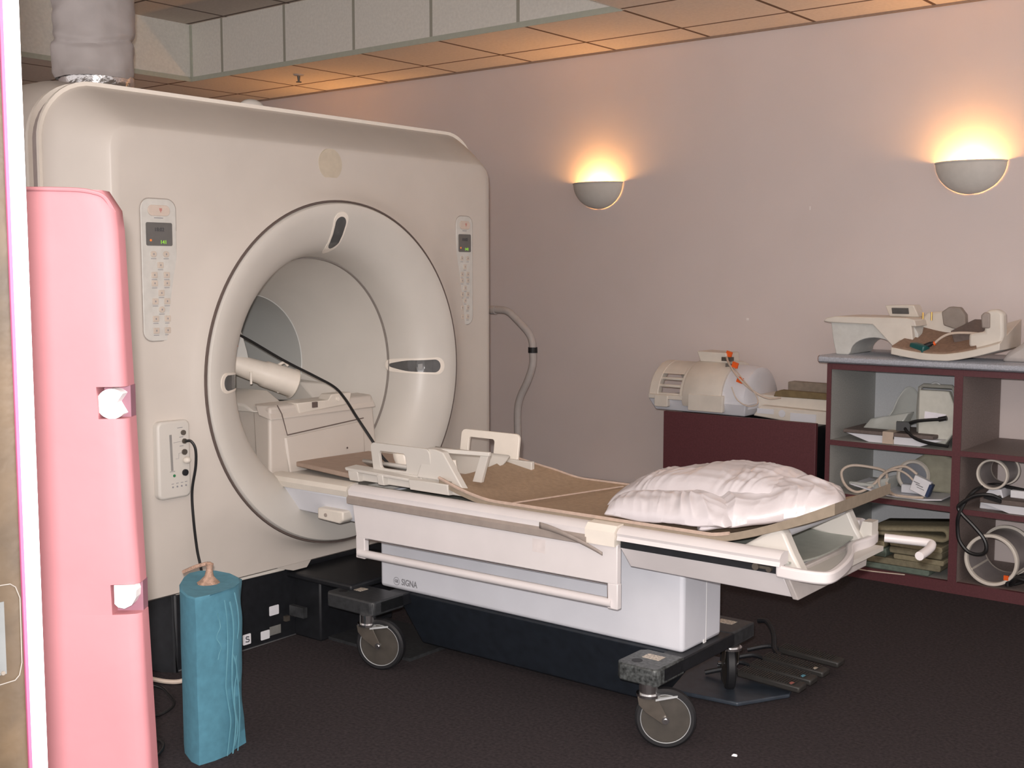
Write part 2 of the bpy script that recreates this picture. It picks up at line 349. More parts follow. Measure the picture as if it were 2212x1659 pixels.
# control panels
def cpanel(yc, hw):
    X = -3.432
    p = g.part('control_panel', MB().prism(rrect(yc-hw, yc+hw, 1.187, 1.665, .035), 'x', X-.006, X+.007), mat('panel_grey', (.60, .585, .55), rough=.45), bevel=.002)
    rim = rrect(yc-hw-.001, yc+hw+.001, 1.186, 1.666, .036)
    g.part('panel_rim', MB().tube([(X+.004, y, z) for y, z in rim] + [(X+.004, *rim[0])], .0017, n=6, smooth=False), mat('rim_grey', (.36, .32, .29), rough=.6), parent=p)
    X += .007
    st = g.part('stop_button', MB().prism(rrect(yc-hw*.62, yc+hw*.62, 1.608, 1.644, .017), 'x', X, X+.004), mat('stop_beige', (.62, .52, .45), rough=.5), parent=p, bevel=.001)
    g.part('stop_symbol', MB().prism([(yc+.012, 1.634), (yc-.0, 1.634), (yc+.006, 1.618)], 'x', X+.004, X+.0046).prism(rrect(yc+.001, yc+.011, 1.624, 1.6325, .004), 'x', X+.0044, X+.005), mat('stop_red', (.55, .25, .22), rough=.5), parent=p)
    g.part('display', MB().prism(rrect(yc-hw*.74, yc+hw*.74, 1.508, 1.586, .006), 'x', X, X+.002), LCD, parent=p)
    bx = g.base
    def tx(nm, s, size, m, y, z, sx=1.): text(nm, s, size, m, (X+.0025-bx[0], y-bx[1], z-bx[2]), (pi/2, 0, pi/2), p, sx=sx)
    tx('faint_digits', '18:02', .018, DINK, yc, 1.562)
    tx('lit_digits', '141', .018, GREENLED, yc+hw*.22, 1.520)
    g.part('status_light', MB().cyl((X+.002, yc-hw*.5, 1.526), (X+.0035, yc-hw*.5, 1.526), .004, n=12), AMBLED, parent=p)
    k = hw/.07
    rows = [(1.480, -.025, 1), (1.480, .025, 1), (1.443, .001, 0), (1.410, -.024, 0), (1.410, .025, 0), (1.382, -.024, 0), (1.382, .025, 0), (1.349, .002, 0), (1.321, -.023, 0),
            (1.321, .024, 0), (1.293, .002, 1), (1.262, -.023, 0), (1.262, .024, 0), (1.222, -.022, 0), (1.222, .023, 0)]
    cap = MB()
    for z, dy, rd in rows:
        y = yc+dy*k
        r = .009 if rd else .0025
        g.part('button', MB().prism(rrect(y-.0115*k, y+.0115*k, z-.010, z+.010, min(r, .0112*k)), 'x', X, X+.0035), BEIGE, parent=p, bevel=.0008)
        cap.box((X, y-.010*k, z-.0165), (X+.0005, y+.011*k, z-.0145)).box((X+.0035, y-.002, z-.003), (X+.0038, y+.002, z+.003))
    g.part('button_caption', cap, INK, parent=p)
    cap = MB().box((X, yc-.018*k, 1.600), (X+.0005, yc+.018*k, 1.6025)); g.part('stop_caption', cap, INK, parent=p)
cpanel(2.444, .070); cpanel(4.036, .056)
# patient lead box on the left of the cover
X = -3.432
pb = g.part('lead_box', MB().prism(rrect(2.40, 2.533, .642, .912, .022), 'x', X-.004, X+.030), SHELL2, bevel=.008, seg=3)
X += .030
g.part('slot_strip', MB().box((X, 2.448, .74), (X+.001, 2.457, .865), rx=.03), mat('slot_grey', (.27, .26, .25), rough=.6), parent=pb)
for z, y, r in ((.868, 2.502, .009), (.838, 2.506, .009), (.800, 2.505, .010)):
    g.part('socket_ring', MB().cyl((X, y, z), (X+.006, y, z), r, n=18).cyl((X+.006, y, z), (X+.0065, y, z), r*.5, n=12), STEEL, parent=pb)
g.part('black_knob', MB().cyl((X, 2.506, .728), (X+.006, 2.506, .728), .0115, n=20), DARK, parent=pb)
g.part('beige_plug', MB().ball((X+.012, 2.508, .772), (.014, .014, .012)), CREAM, parent=pb)
g.part('green_lamp', MB().cyl((X, 2.462, .722), (X+.002, 2.462, .722), .005, n=12), mat('green_lamp', (.03, .2, .08)), parent=pb)
for y in (2.455, 2.473, 2.491, 2.509):
    g.part('small_lamp', MB().cyl((X, y, .683), (X+.002, y, .683), .003, n=10), INK, parent=pb)
mm = MB()
for y, z, w in ((2.49, .886, .022), (2.495, .853, .016), (2.495, .822, .016), (2.455, .737, .022), (2.455, .694, .010), (2.474, .6945, .010), (2.493, .695, .010), (2.51, .6955, .010)): mm.box((X, y-w/2, z-.001), (X+.0004, y+w/2, z+.001))
mm.tube([(X+.0005, 2.462, .836), (X+.0005, 2.492, .838)], .0006, smooth=False, n=5).tube([(X+.0005, 2.470, .779), (X+.0005, 2.482, .779), (X+.0005, 2.483, .797), (X+.0005, 2.494, .798)], .0006, smooth=False, n=5)
g.part('printed_marks', mm, INK, parent=pb)
# lower pale lip, top bump, black base, stickers
g.part('lower_lip', MB().prism([(2.50, .305), (2.50, .283), (2.60, .280), (2.75, .276), (3.00, .272), (3.04, .305)], 'x', -3.474, -3.463), BEAD, bevel=.003)
g.part('bottom_skirt', MB().hexa([(-3.46, 3.02, .274), (-3.436, 3.02, .272), (-3.436, 3.09, .272), (-3.46, 3.09, .274), (-3.46, 2.90, .31), (-3.433, 2.90, .31), (-3.433, 3.12, .31), (-3.46, 3.12, .31)]), SHELL)
g.part('top_knob', MB().ball((-3.66, 3.05, 2.055), (.03, .055, .028)), SHELL2, smooth=True)
g.part('base', MB().box((-5.1, 2.50, 0), (-3.475, 4.0, .285)).prism([(-5.1, 2.30), (-3.66, 2.30), (-3.57, 2.44), (-3.475, 2.50), (-5.1, 2.50)], 'z', 0, .29), DARK, bevel=.01)
g.part('docking_box', MB().box((-3.48, 3.06, 0), (-3.33, 3.46, .24)).box((-3.48, 3.02, .24), (-3.12, 3.50, .265)), DARK, bevel=.008)
g.part('docking_rail', MB().box((-3.33, 3.10, .0), (-2.9, 3.42, .012)).box((-3.44, 3.0, .10), (-3.36, 3.02, .14)), DARKG)
st = MB()
for y0, y1, z0, z1 in ((2.930, 2.977, .105, .142), (2.886, 2.929, .020, .054), (2.80, 2.838, .022, .062)):
    g.part('sticker', MB().prism(rrect(y0, y1, z0, z1, .004), 'x', -3.475, -3.4735), PAPER, label='small white rating sticker')
g.part('arrow_mark', MB().tube([(-3.473, 2.828, .050), (-3.473, 2.816, .052), (-3.473, 2.816, .044), (-3.473, 2.828, .040), (-3.473, 2.826, .032), (-3.473, 2.812, .034)], .002, n=6), DINK)
g.part('grey_sticker', MB().box((-3.475, 2.93, .028), (-3.4735, 2.985, .062)), GREYST)
g.part('cable_strap', MB().box((-3.475, 3.097, .045), (-3.465, 3.122, .128)), GREYST)
g.part('latch_hardware', MB().cyl((-3.475, 3.045, .085), (-3.455, 3.045, .085), .006).box((-3.475, 3.0, .07), (-3.46, 3.02, .09)), STEEL)

# bore bridge and pedestal (part of the scanner)
PX = -3.52
ped = g.part('bore_pedestal', MB().hexa([(-3.60, 2.985, .56), (PX, 2.985, .56), (PX, 3.585, .56), (-3.60, 3.585, .56), (-3.66, 3.02, .905), (-3.545, 3.01, .900), (-3.545, 3.57, .900), (-3.66, 3.60, .905)])
       .hexa([(-4.3, 3.02, .80), (-3.55, 3.02, .62), (-3.55, 3.56, .62), (-4.3, 3.50, .80), (-4.3, 3.02, .84), (-3.58, 3.02, .885), (-3.58, 3.56, .885), (-4.3, 3.50, .84)]), SHELL, bevel=.012, seg=3)
g.part('front_panel', MB().hexa([(PX+.001, 3.085, .620), (PX+.007, 3.09, .620), (PX+.007, 3.49, .640), (PX, 3.50, .640), (-3.540, 3.07, .775), (-3.530, 3.08, .775), (-3.530, 3.50, .800), (-3.54, 3.51, .800)]), SHELL, bevel=.012, seg=3)
g.part('panel_seam', MB().tube([(-3.538, 3.043, .905), (-3.532, 3.06, .87), (-3.528, 3.083, .785), (-3.528, 3.50, .812)], .0022, n=6, smooth=False).cyl((PX+.0065, 3.18, .665), (PX+.0085, 3.18, .665), .004).cyl((PX+.0065, 3.39, .70), (PX+.0085, 3.39, .70), .004), SEAM)
g.part('ledge', MB().hexa([(-3.60, 3.00, .862), (-3.53, 3.00, .850), (-3.53, 3.58, .850), (-3.60, 3.58, .862), (-3.62, 3.00, .905), (-3.56, 3.02, .902), (-3.56, 3.58, .902), (-3.62, 3.58, .905)]), SHELL, bevel=.006)
tr = MB()
tr.hexa([(-4.5, 2.98, .85), (-3.60, 2.98, .878), (-3.60, 3.16, .878), (-4.5, 3.16, .85), (-4.5, 2.98, .94), (-3.66, 2.98, .905), (-3.72, 3.15, .945), (-4.5, 3.16, .94)])
tr.hexa([(-4.5, 3.36, .85), (-3.70, 3.40, .878), (-3.62, 3.52, .878), (-4.5, 3.52, .85), (-4.5, 3.36, .975), (-3.80, 3.40, .955), (-3.72, 3.51, .945), (-4.5, 3.52, .975)])
g.part('side_trough', tr, SHELL2, bevel=.008)
g.part('latch_bracket', MB().prism([(3.14, .905), (3.155, .862), (3.40, .875), (3.43, .885), (3.44, .925), (3.33, .925), (3.31, .903)], 'x', -3.60, -3.535), CREAM, bevel=.004)
g.part('latch_hook', MB().box((-3.536, 3.22, .880), (-3.528, 3.245, .902)), SEAM)
g.part('latch_pin', MB().cyl((-3.536, 3.36, .903), (-3.530, 3.36, .903), .008), BEAD)
g.part('bridge_rail', MB().prism([(2.965, .61), (2.958, .632), (2.965, .648), (2.985, .656), (3.02, .656), (3.02, .60)], 'x', -3.49, -3.075), CREAM, smooth=True)
g.part('bridge_rail', MB().prism([(3.57, .61), (3.562, .648), (3.54, .656), (3.50, .656), (3.50, .60)], 'x', -3.49, -3.075), CREAM, smooth=True)
g.part('bridge_housing', MB().hexa([(-3.44, 3.02, .515), (-3.06, 3.02, .505), (-3.06, 3.52, .505), (-3.44, 3.52, .515), (-3.50, 2.975, .607), (-3.06, 2.975, .607), (-3.06, 3.56, .607), (-3.50, 3.56, .607)]), COOLW, bevel=.006)
g.part('bridge_deck', MB().box((-3.56, 3.0, .607), (-3.075, 3.54, .640)), SHELL2)
g.part('rubber_seal', MB().hexa([(-3.52, 3.0, .60), (-3.48, 3.0, .58), (-3.48, 3.02, .58), (-3.52, 3.02, .60), (-3.53, 2.985, .625), (-3.485, 2.975, .612), (-3.485, 3.0, .612), (-3.53, 3.0, .625)]), mat('plum_rubber', (.16, .12, .13), rough=.6))
g.part('catch_block', MB().prism([(-3.235, .553), (-3.235, .510), (-3.12, .505), (-3.10, .52), (-3.10, .553)], 'y', 2.965, 3.02), CREAM, bevel=.006)
g.part('catch_screw', MB().cyl((-3.19, 2.965, .53), (-3.19, 2.962, .53), .007), TAUPE)

# ---------------------------------------------------------------- things in the bore
dv = Thing('extremity_coil', 'white plastic coil with orange stickers lying inside the scanner bore', 'coil', (-3.85, 3.15, .95), TILT)
body = []
A = Vector((-3.86, 3.02, 1.075)); B = Vector((-3.75, 3.30, .962))
d = (B-A).normalized(); n1 = Vector((0, 0, 1)); n1 = (n1-d*n1.dot(d)).normalized(); n2 = d.cross(n1)
def oval(c, rw, rh): return [c + n2*rw*cos(2*pi*k/20) + n1*rh*sin(2*pi*k/20) for k in range(20)]
L = [oval(A, .05, .03), oval(A+d*.02, .055, .038), oval(A+d*.10, .055, .042), oval(A+d*.19, .062, .048), oval(A+d*.20, .066, .054), oval(A+d*.33, .068, .058), oval(B+d*.01, .072, .065), oval(B+d*.012, .05, .048)]
dv.part('body', MB().loft(L), BEAD, smooth=True)
dv.part('fin', MB().prism([(2.95, 1.06), (3.13, 1.045), (3.118, 1.10), (3.095, 1.17), (3.068, 1.232), (2.98, 1.25)], 'x', -3.815, -3.80), BORE, bevel=.004)
for y0, z0, y1, z1 in ((3.02, 1.196, 3.062, 1.235), (3.015, 1.121, 3.068, 1.148), (2.99, 1.094, 3.052, 1.113)):
    dv.part('sticker', MB().box((-3.80, y0, z0), (-3.797, y1, z1)), ORANGE, label='bright orange warning sticker')
dv.part('clamp_arm', MB().tube([(-3.84, 2.98, 1.02), (-3.84, 3.0, 1.10), (-3.84, 3.05, 1.13), (-3.84, 3.10, 1.12)], .022, n=10), BEAD)
dv.part('collar', MB().tube([(-3.80, 3.27, 1.03), (-3.79, 3.30, 1.045), (-3.79, 3.32, 1.03)], .006), BEAD)
for y, z in ((3.10, .97), (3.24, .925)): dv.part('foot', MB().cyl((-3.76, y, z), (-3.76, y, z+.05), .005), BEAD)
solo('coil_cable', 'black cable hanging in the air from the bore to the table', 'cable',
     MB().tube([(-3.79, 3.02, 1.192), (-3.70, 3.05, 1.150), (-3.56, 3.10, 1.075), (-3.42, 3.14, 1.015), (-3.33, 3.15, .98), (-3.25, 3.13, .94), (-3.162, 3.10, .884), (-3.08, 3.10, .80), (-3.03, 3.10, .745), (-2.985, 3.12, .705), (-2.93, 3.16, .695), (-2.87, 3.2, .69)], .0055), CABLE, (-3.4, 3.1, .9), TILT, smooth=True)

# ================================================================== patient table
T = Thing('patient_table', 'white wheeled MRI patient table docked to the scanner', 'patient table', (-2.3, 3.26, 0), TILT)
T.part('column', MB().prism([(-3.092, .242), (-1.79, .242), (-1.79, .60), (-3.092, .60)], 'y', 3.145, 3.395), COOLW, bevel=.014, seg=3)
T.part('column_seam', MB().box((-1.7905, 3.29, .244), (-1.7892, 3.293, .52)).box((-1.792, 3.275, .244), (-1.788, 3.285, .256)), mat('white_line', (.8, .8, .8)))
T.part('base_beam', MB().hexa([(-2.95, 3.22, .03), (-1.95, 3.22, .03), (-1.95, 3.34, .03), (-2.95, 3.34, .03), (-3.02, 3.14, .242), (-1.80, 3.14, .242), (-1.80, 3.39, .242), (-3.02, 3.39, .242)]), mat('navy_base', (.012, .016, .023), rough=.5, var=.2), bevel=.01)
def crossbar(x0, x1, padx0, padx1, nm):
    c = T.part('crossbar', MB().box((x0, 2.99, .198), (x1, 3.575, .243)), DARK, bevel=.004)
    for y0, y1 in ((2.95, 3.115), (3.42, 3.585)):
        pd = T.part('caster_pad', MB().prism([(padx0, y0+.02), (padx0+.02, y0), (padx1-.012, y0), (padx1, y0+.012), (padx1, y1), (padx0+.02, y1), (padx0, y1-.02)], 'z', .192, .2455), CHIP if y0 < 3 and x0 > -2.5 else DARKG, bevel=.006)
        T.part('pad_sticker', MB().box((padx0+.045, y0+.085, .2455), (padx0+.105, y0+.125, .2465)), mat('worn_paper', (.55, .48, .40), var=.6, scale=150), parent=pd)
        if y0 < 3: T.part('pad_hole', MB().cyl((padx0+.05, y0+.05, .2455), (padx0+.05, y0+.05, .2462), .017), RUB, parent=pd)
crossbar(-1.845, -1.765, -1.915, -1.765, 0)
crossbar(-3.02, -2.94, -3.19, -2.94, 1)
def caster(px, py, rz, full=True):
    """px,py pivot; wheel trails along direction rz"""
    dx, dy = cos(rz), sin(rz); nx, ny = -dy, dx
    wx, wy = px+dx*.05, py+dy*.05
    c = T.part('caster', MB().cyl((px, py, .165), (px, py, .198), .030, n=24).cyl((px, py, .158), (px, py, .166), .038, n=24), CHROME)
    w = Vector((wx, wy, .0915)); n = Vector((nx, ny, 0))
    T.part('tire', MB().lathe(w, n, [(-.012, .0725), (-.016, .076), (-.016, .085), (-.010, .0915), (.010, .0915), (.016, .085), (.016, .076), (.012, .0725)], n=48), RUB, parent=c, smooth=True)
    T.part('wheel_disc', MB().cyl(w-n*.012, w+n*.012, .074, n=48), DISC, parent=c)
    T.part('wheel_rim', MB().lathe(w, n, [(-.0145, .0728), (-.0168, .0745), (-.0145, .076)], n=48), SILV, parent=c, smooth=True)
    fk = MB()
    for s in (-1, 1):
        o = n*(.0215*s); t = n*(.002*s)
        P = [(-.034, .160), (.026, .160), (.034, .140), (.060, .090), (.056, .080), (.042, .078), (-.010, .112), (-.030, .135)]
        a = [Vector((px+dx*q, py+dy*q, z))+o for q, z in P]; b = [v+t for v in a]
        fk.loft([a, b])
    fk.add([], []); fk.box((px-.022, py-.022, .155), (px+.022, py+.022, .160), rz=rz)
    T.part('fork', fk, STEEL, parent=c, bevel=.002)
    T.part('axle_bolt', MB().cyl(w-n*.034, w+n*.034, .006, n=12).cyl(w-n*.030, w-n*.024, .011, n=16), CHROME, parent=c)
    T.part('brake_lever', MB().hexa([Vector((px, py, .150))+Vector((dx*a+nx*b, dy*a+ny*b, z)) for a, b, z in ((.02, -.03, 0), (.09, -.015, .01), (.09, .015, .01), (.02, .03, 0), (.02, -.03, .006), (.09, -.015, .016), (.09, .015, .016), (.02, .03, .006))]), SILV, parent=c)
caster(-1.805, 2.972, .55); caster(-2.975, 2.962, .35)
caster(-1.82, 3.52, 2.2); caster(-2.98, 3.52, 2.2)
# side swing panel with slot and bar
pn = [(-3.046, .587), (-3.046, .470), (-1.915, .478), (-1.915, .600)]
sp = T.part('side_panel', MB().prism([(-3.048, .600), (-3.030, .470), (-1.915, .478), (-1.915, .600)], 'y', 2.962, 2.985)
       .box((-3.032, 2.962, .395), (-2.988, 2.985, .475)).box((-1.950, 2.962, .400), (-1.913, 2.985, .480)), WHITE, bevel=.003)
T.part('panel_bar', MB().tube([(-3.02, 2.968, .413), (-1.935, 2.968, .418)], .0145, n=16, smooth=False), WHITE, parent=sp, smooth=True)
T.part('panel_groove', MB().tube([(-2.985, 2.9615, .468), (-1.95, 2.9615, .476), (-1.9485, 2.9615, .432)], .0012, n=5, smooth=False), SEAM, parent=sp)
T.part('tape_patch', MB().box((-2.235, 2.9608, .535), (-2.185, 2.9618, .578)), mat('old_tape', (.72, .66, .65), rough=.5), parent=sp)
def rail(y, s, x0, x1, zl=.600):   # s=-1 near side, +1 far side
    P = [(y, zl), (y-.004*s*-1*-1, zl+.012), (y, .638), (y-.012*s, .650), (y-.035*s, .657), (y-.055*s, .652), (y-.055*s, zl)]
    return MB().prism(P, 'x', x0, x1)
T.part('side_rail', rail(2.955, -1, -3.062, -1.920), WHITE, smooth=True)
T.part('side_rail', rail(2.955, -1, -1.914, -1.385, .617), WHITE, smooth=True)
T.part('side_rail', rail(3.575, 1, -3.062, -1.385), WHITE, smooth=True)
T.part('taupe_strip', MB().prism([(2.957, .588), (2.948, .592), (2.947, .612), (2.955, .620), (2.97, .62), (2.97, .588)], 'x', -3.062, -2.02), TAUPE, smooth=True)
# loose strip peeling away at its end
def peel(u, v):
    x = -2.20 + .245*u; return (x, 2.950-.012*sin(pi*u)-.010*u, .640 - .004*u - .055*u*u - .004 - v*.020*(1-.5*u))
T.part('peeling_strip', MB().grid(peel, 20, 3), TAUPE, solid=.003, smooth=True)
T.part('rail_collar', MB().prism([(2.950, .596), (2.948, .640), (2.965, .658), (3.01, .660), (3.01, .596)], 'x', -2.025, -1.918), BEAD, smooth=True)
T.part('apron', MB().hexa([(-1.905, 3.02, .525), (-1.372, 3.02, .520), (-1.372, 3.50, .520), (-1.905, 3.50, .525), (-1.915, 2.975, .592), (-1.385, 2.975, .594), (-1.385, 3.56, .594), (-1.915, 3.56, .592)]), WHITE, bevel=.004)
T.part('apron_end', MB().hexa([(-1.372, 3.015, .516), (-1.354, 3.015, .516), (-1.354, 3.505, .516), (-1.372, 3.505, .516), (-1.385, 2.970, .596), (-1.368, 2.970, .596), (-1.368, 3.565, .596), (-1.385, 3.565, .596)]), mat('edge_grey', (.50, .46, .44), rough=.5), bevel=.003)
T.part('rail_slot', MB().box((-1.91, 2.972, .592), (-1.39, 3.0, .618)), DARK)
T.part('slot_roller', MB().cyl((-1.46, 2.960, .606), (-1.46, 2.99, .606), .010, n=16).cyl((-1.42, 2.960, .604), (-1.42, 2.99, .604), .008, n=16).box((-1.45, 2.966, .602), (-1.42, 2.985, .610)), STEEL)
T.part('table_tray', MB().grid(lambda u, v: (-3.06+1.68*u, 3.005+.515*v, .622-.022*sin(pi*v)), 2, 16), mat('tray_grey', (.40, .42, .38), rough=.5), solid=.006)
T.part('edge_gasket', MB().box((-3.062, 3.006, .640), (-1.92, 3.020, .652)), mat('gasket_grey', (.30, .29, .26), rough=.6, var=.5, scale=80))
# end bumper loop and moulded end cradle
def ribbon(P, w, h, sub=5):
    Q = []
    P = [Vector(p) for p in P]
    for i in range(len(P)-1):
        a = P[max(i-1, 0)]; b = P[i]; c = P[i+1]; d = P[min(i+2, len(P)-1)]
        for k in range(sub):
            t = k/sub; Q.append(.5*((2*b)+(c-a)*t+(2*a-5*b+4*c-d)*t*t+(3*b-a-3*c+d)*t**3))
    Q.append(P[-1]); L = []
    for i, p in enumerate(Q):
        d = Q[min(i+1, len(Q)-1)]-Q[max(i-1, 0)]; d.z = 0; d.normalize(); n = Vector((-d.y, d.x, 0))*w/2; u = Vector((0, 0, h/2))
        L.append([p-n-u, p+n-u, p+n+u, p-n+u])
    return MB().loft(L)
T.part('end_bumper', ribbon([(-1.40, 2.972, .602), (-1.34, 2.972, .600), (-1.283, 2.985, .598), (-1.262, 3.015, .598), (-1.272, 3.12, .600), (-1.30, 3.235, .600), (-1.345, 3.36, .600), (-1.335, 3.48, .602), (-1.36, 3.575, .604), (-1.43, 3.60, .606)], .022, .034), WHITE, bevel=.006)
T.part('end_handle', MB().tube([(-1.32, 3.56, .600), (-1.27, 3.575, .598), (-1.195, 3.590, .596), (-1.180, 3.575, .592), (-1.178, 3.535, .585), (-1.180, 3.47, .580)], .0135, n=12, sub=6), WHITE, smooth=True)
for y in (3.02, 3.46):
    T.part('end_cradle', MB().prism([(-1.56, .625), (-1.36, .590), (-1.345, .590), (-1.375, .640), (-1.405, .700), (-1.425, .708), (-1.445, .700)], 'y', y, y+.045), SHELL2, bevel=.008)
T.part('cradle_roller', MB().cyl((-1.42, 3.06, .690), (-1.42, 3.465, .690), .014, n=20), mat('roller_grey', (.50, .51, .54), rough=.4), smooth=True)
T.part('end_floor', MB().box((-1.42, 3.03, .574), (-1.30, 3.50, .588)).prism([(-1.38, .59), (-1.33, .59), (-1.33, .66), (-1.36, .66)], 'y', 3.48, 3.53), SHELL2)
# lettering
e = text('lettering', 'SIGNA', .033, INK, (-2.942+2.3, 3.1445-3.26, .2745), (pi/2, -.0, 0), T.root, sx=.82, off=.0006)
lg = T.part('emblem', MB().lathe((-3.006, 3.1445, .2745), (0, 1, 0), [(-.0004, .0135), (-.0004, .0155)], n=32), INK)
text('emblem_script', 'GE', .015, INK, (-3.006+2.3, 3.1440-3.26, .2745), (pi/2, 0, 0), T.root, off=.0006)
# pedal unit behind the crossbar
pu = Thing('foot_pedal_unit', 'black ribbed foot pedals on a flat dark tray on the carpet', 'foot pedals', (-1.8, 3.6, 0), TILT)
pu.part('tray', MB().prism([(-2.05, 3.42), (-1.93, 3.40), (-1.74, 3.42), (-1.64, 3.60), (-1.66, 3.66), (-1.85, 3.70), (-2.0, 3.80), (-2.10, 3.80)], 'z', .004, .018), mat('navy_tray', (.035, .045, .06), rough=.4, var=.2), bevel=.004)
RIB = mat('ribbed_rubber', (.03, .028, .026), rough=.5, var=.1)
for i, y in enumerate((3.585, 3.675, 3.775, 3.905)):
    w = .062
    q = pu.part('pedal', MB().box((-1.83, y, .035), (-1.60, y+w, .058), ry=.04), RIB, bevel=.006)
    rb = MB()
    for k in range(22):
        x = -1.825+.0093*k; rb.box((x, y+.003, .056-.04*(x+1.715)), (x+.004, y+w-.003, .061-.04*(x+1.715)))
    pu.part('ribs', rb, RIB, parent=q)
    if i < 3:
        pu.part('pedal_mark', MB().box((-1.640, y+.006, .0555), (-1.628, y+.024, .0585)), (mat('mark_red', (.35, .12, .10)), mat('mark_blue', (.10, .30, .40)), mat('mark_pale', (.4, .36, .3)))[i], parent=q)
    pu.part('pedal_arm', MB().tube([(-1.83, y+.03, .045), (-1.88, y+.03, .05), (-1.95, y, .03)], .009, n=8), DARK, parent=q)
pu.part('pedal_bar', MB().tube([(-1.95, 3.99, .12), (-1.91, 3.98, .125), (-1.86, 3.93, .10), (-1.83, 3.88, .06), (-1.79, 3.85, .05)], .010, n=8), DARK)

# pads on the table
def mat_prof(x):
    z = .668
    if x > -1.62: t = (x+1.62)/.37; z += .135*t**1.35
    if x < -2.42: t = (-2.42-x)/.25; z += .055*t**1.6
    return z
def mat_pt(u, v, top):
    x = -2.665+1.415*u
    z = mat_prof(x)
    y0 = 3.0; y1 = 3.53
    end = max(0, (u-.86)/.14)
    s = (2*v-1)
    z += .018*(1-abs(s)**2)*-1*(1 if u < .8 else 1-end) + .0
    x2 = x - (.045*v if u > .9 else 0)*(u-.9)/.1 - .10*v*max(0, 1-u/.08)
    z2 = z - .025*v*end
    return (x2, y0+(y1-y0)*v, z2 + (0 if top else -.022-.010*end))
mp = Thing('table_mattress', 'long tan foam table mattress curling up at both ends, under the white pillows', 'mattress', (-2.0, 3.26, .66), TILT)
nu, nv = 56, 14
mp.part('foam', MB().grid(lambda u, v: mat_pt(u, v, True), nu, nv), TAN, smooth=True)
mm = MB(); mm.grid(lambda u, v: mat_pt(u, v, False), nu, nv)
for e in (0, 1):
    mm.grid(lambda u, v: tuple(Vector(mat_pt(u, e, True)).lerp(Vector(mat_pt(u, e, False)), v)), nu, 2)
    mm.grid(lambda u, v: tuple(Vector(mat_pt(e, u, True)).lerp(Vector(mat_pt(e, u, False)), v)), nv, 2)
mp.part('backing', mm, mat('olive_backing', (.27, .22, .165), rough=.8, var=.08, scale=50), smooth=True, label='olive grey underside and edge')
mp.part('piping', MB().tube([mat_pt(u/40*.78, 0, True) for u in range(41)], .0055, n=6, smooth=False).tube([mat_pt(u/40*.6, 1, True) for u in range(41)], .0055, n=6, smooth=False), TANPALE, label='pale piped edge')
mp.part('fold_line', MB().tube([(-2.36, 3.02, .6665), (-2.24, 3.50, .6665)], .003, n=6, smooth=False), TANPALE)
solo('bridge_pad', 'flat tan foam pad on the scanner bridge, running under the handled coil', 'pad',
     MB().prism([(-3.53, 3.12), (-3.12, 3.045), (-3.05, 3.06), (-2.72, 3.06), (-2.72, 3.50), (-3.50, 3.50)], 'z', .657, .676), mat('bridge_foam', (.40, .30, .24), rough=.85, var=.06), (-3.2, 3.26, .657), TILT, bevel=.004)

# handled coil on the table (posterior cradle)
hc = Thing('handled_coil', 'white plastic coil cradle with two cut-out handles, on the tan pad of the table', 'coil', (-2.85, 3.26, .67), TILT)
def plate(xs, y, lean, sgn):
    """outline plate with a window: xs = (x0,x1); y at bottom, leaning outward with height"""
    x0, x1 = xs; z0, z1 = .730, .812
    outer = rrect(x0, x1, z0-.035, z1, .020, 5); inner = rrect(x0+.040, x1-.118, z0-.010, z1-.028, .012, 5)
    def P(p, o): return (p[0], y+sgn*(p[1]-.67)*lean+o, p[1])
    m = MB(); n = len(outer)
    vs = [P(p, 0) for p in outer]+[P(p, 0) for p in inner]+[P(p, sgn*.012) for p in outer]+[P(p, sgn*.012) for p in inner]
    fs = []
    for i in range(n):
        j = (i+1) % n
        fs += [(i, j, n+j, n+i), (2*n+i, 3*n+i, 3*n+j, 2*n+j), (i, 2*n+i, 2*n+j, j), (n+i, n+j, 3*n+j, 3*n+i)]
    return m.add(vs, fs)
hc.part('handle_plate', plate((-3.005, -2.72), 3.045, .15, -1), SHELL2, bevel=.002)
hc.part('handle_plate', plate((-2.985, -2.70), 3.475, .15, 1), BEAD, bevel=.002)
def trough(u, v):
    a = pi*(1.12+.76*v); x = -3.10+.46*u
    return (x, 3.26+.235*cos(a), .905+.235*sin(a))
def trough2(x0, x1, c=.905, r=.232): return MB().grid(lambda u, v: (x0+(x1-x0)*u, 3.26+r*cos(pi*(1.10+.80*v)), c+r*sin(pi*(1.10+.80*v))), 2, 24)
hc.part('cradle', MB().grid(lambda u, v: (-3.09+.37*u, 3.26+.34*cos(pi*(1.30+.40*v)), 1.012+.34*sin(pi*(1.30+.40*v))), 2, 24), SHELL2, solid=-.010, smooth=True)
hc.part('end_block', MB().prism([(-2.80, .675), (-2.62, .662), (-2.555, .662), (-2.665, .805), (-2.70, .812), (-2.745, .812)], 'y', 3.02, 3.05), SHELL2, bevel=.004)
hc.part('side_foot', MB().box((-3.09, 3.020, .664), (-2.62, 3.05, .712)), SHELL2, bevel=.003)
hc.part('side_foot', MB().box((-3.10, 3.465, .668), (-2.62, 3.485, .72)), SHELL2, bevel=.003)
hc.part('flange', MB().add([(-3.115, 2.990, .712), (-2.76, 2.998, .700), (-2.76, 3.045, .712), (-3.11, 3.045, .716), (-3.112, 2.992, .700), (-2.76, 3.0, .690), (-2.76, 3.05, .69), (-3.11, 3.05, .70)], [(0,1,2,3),(7,6,5,4),(0,4,5,1),(1,5,6,2),(2,6,7,3),(3,7,4,0)]), SHELL2, bevel=.003)
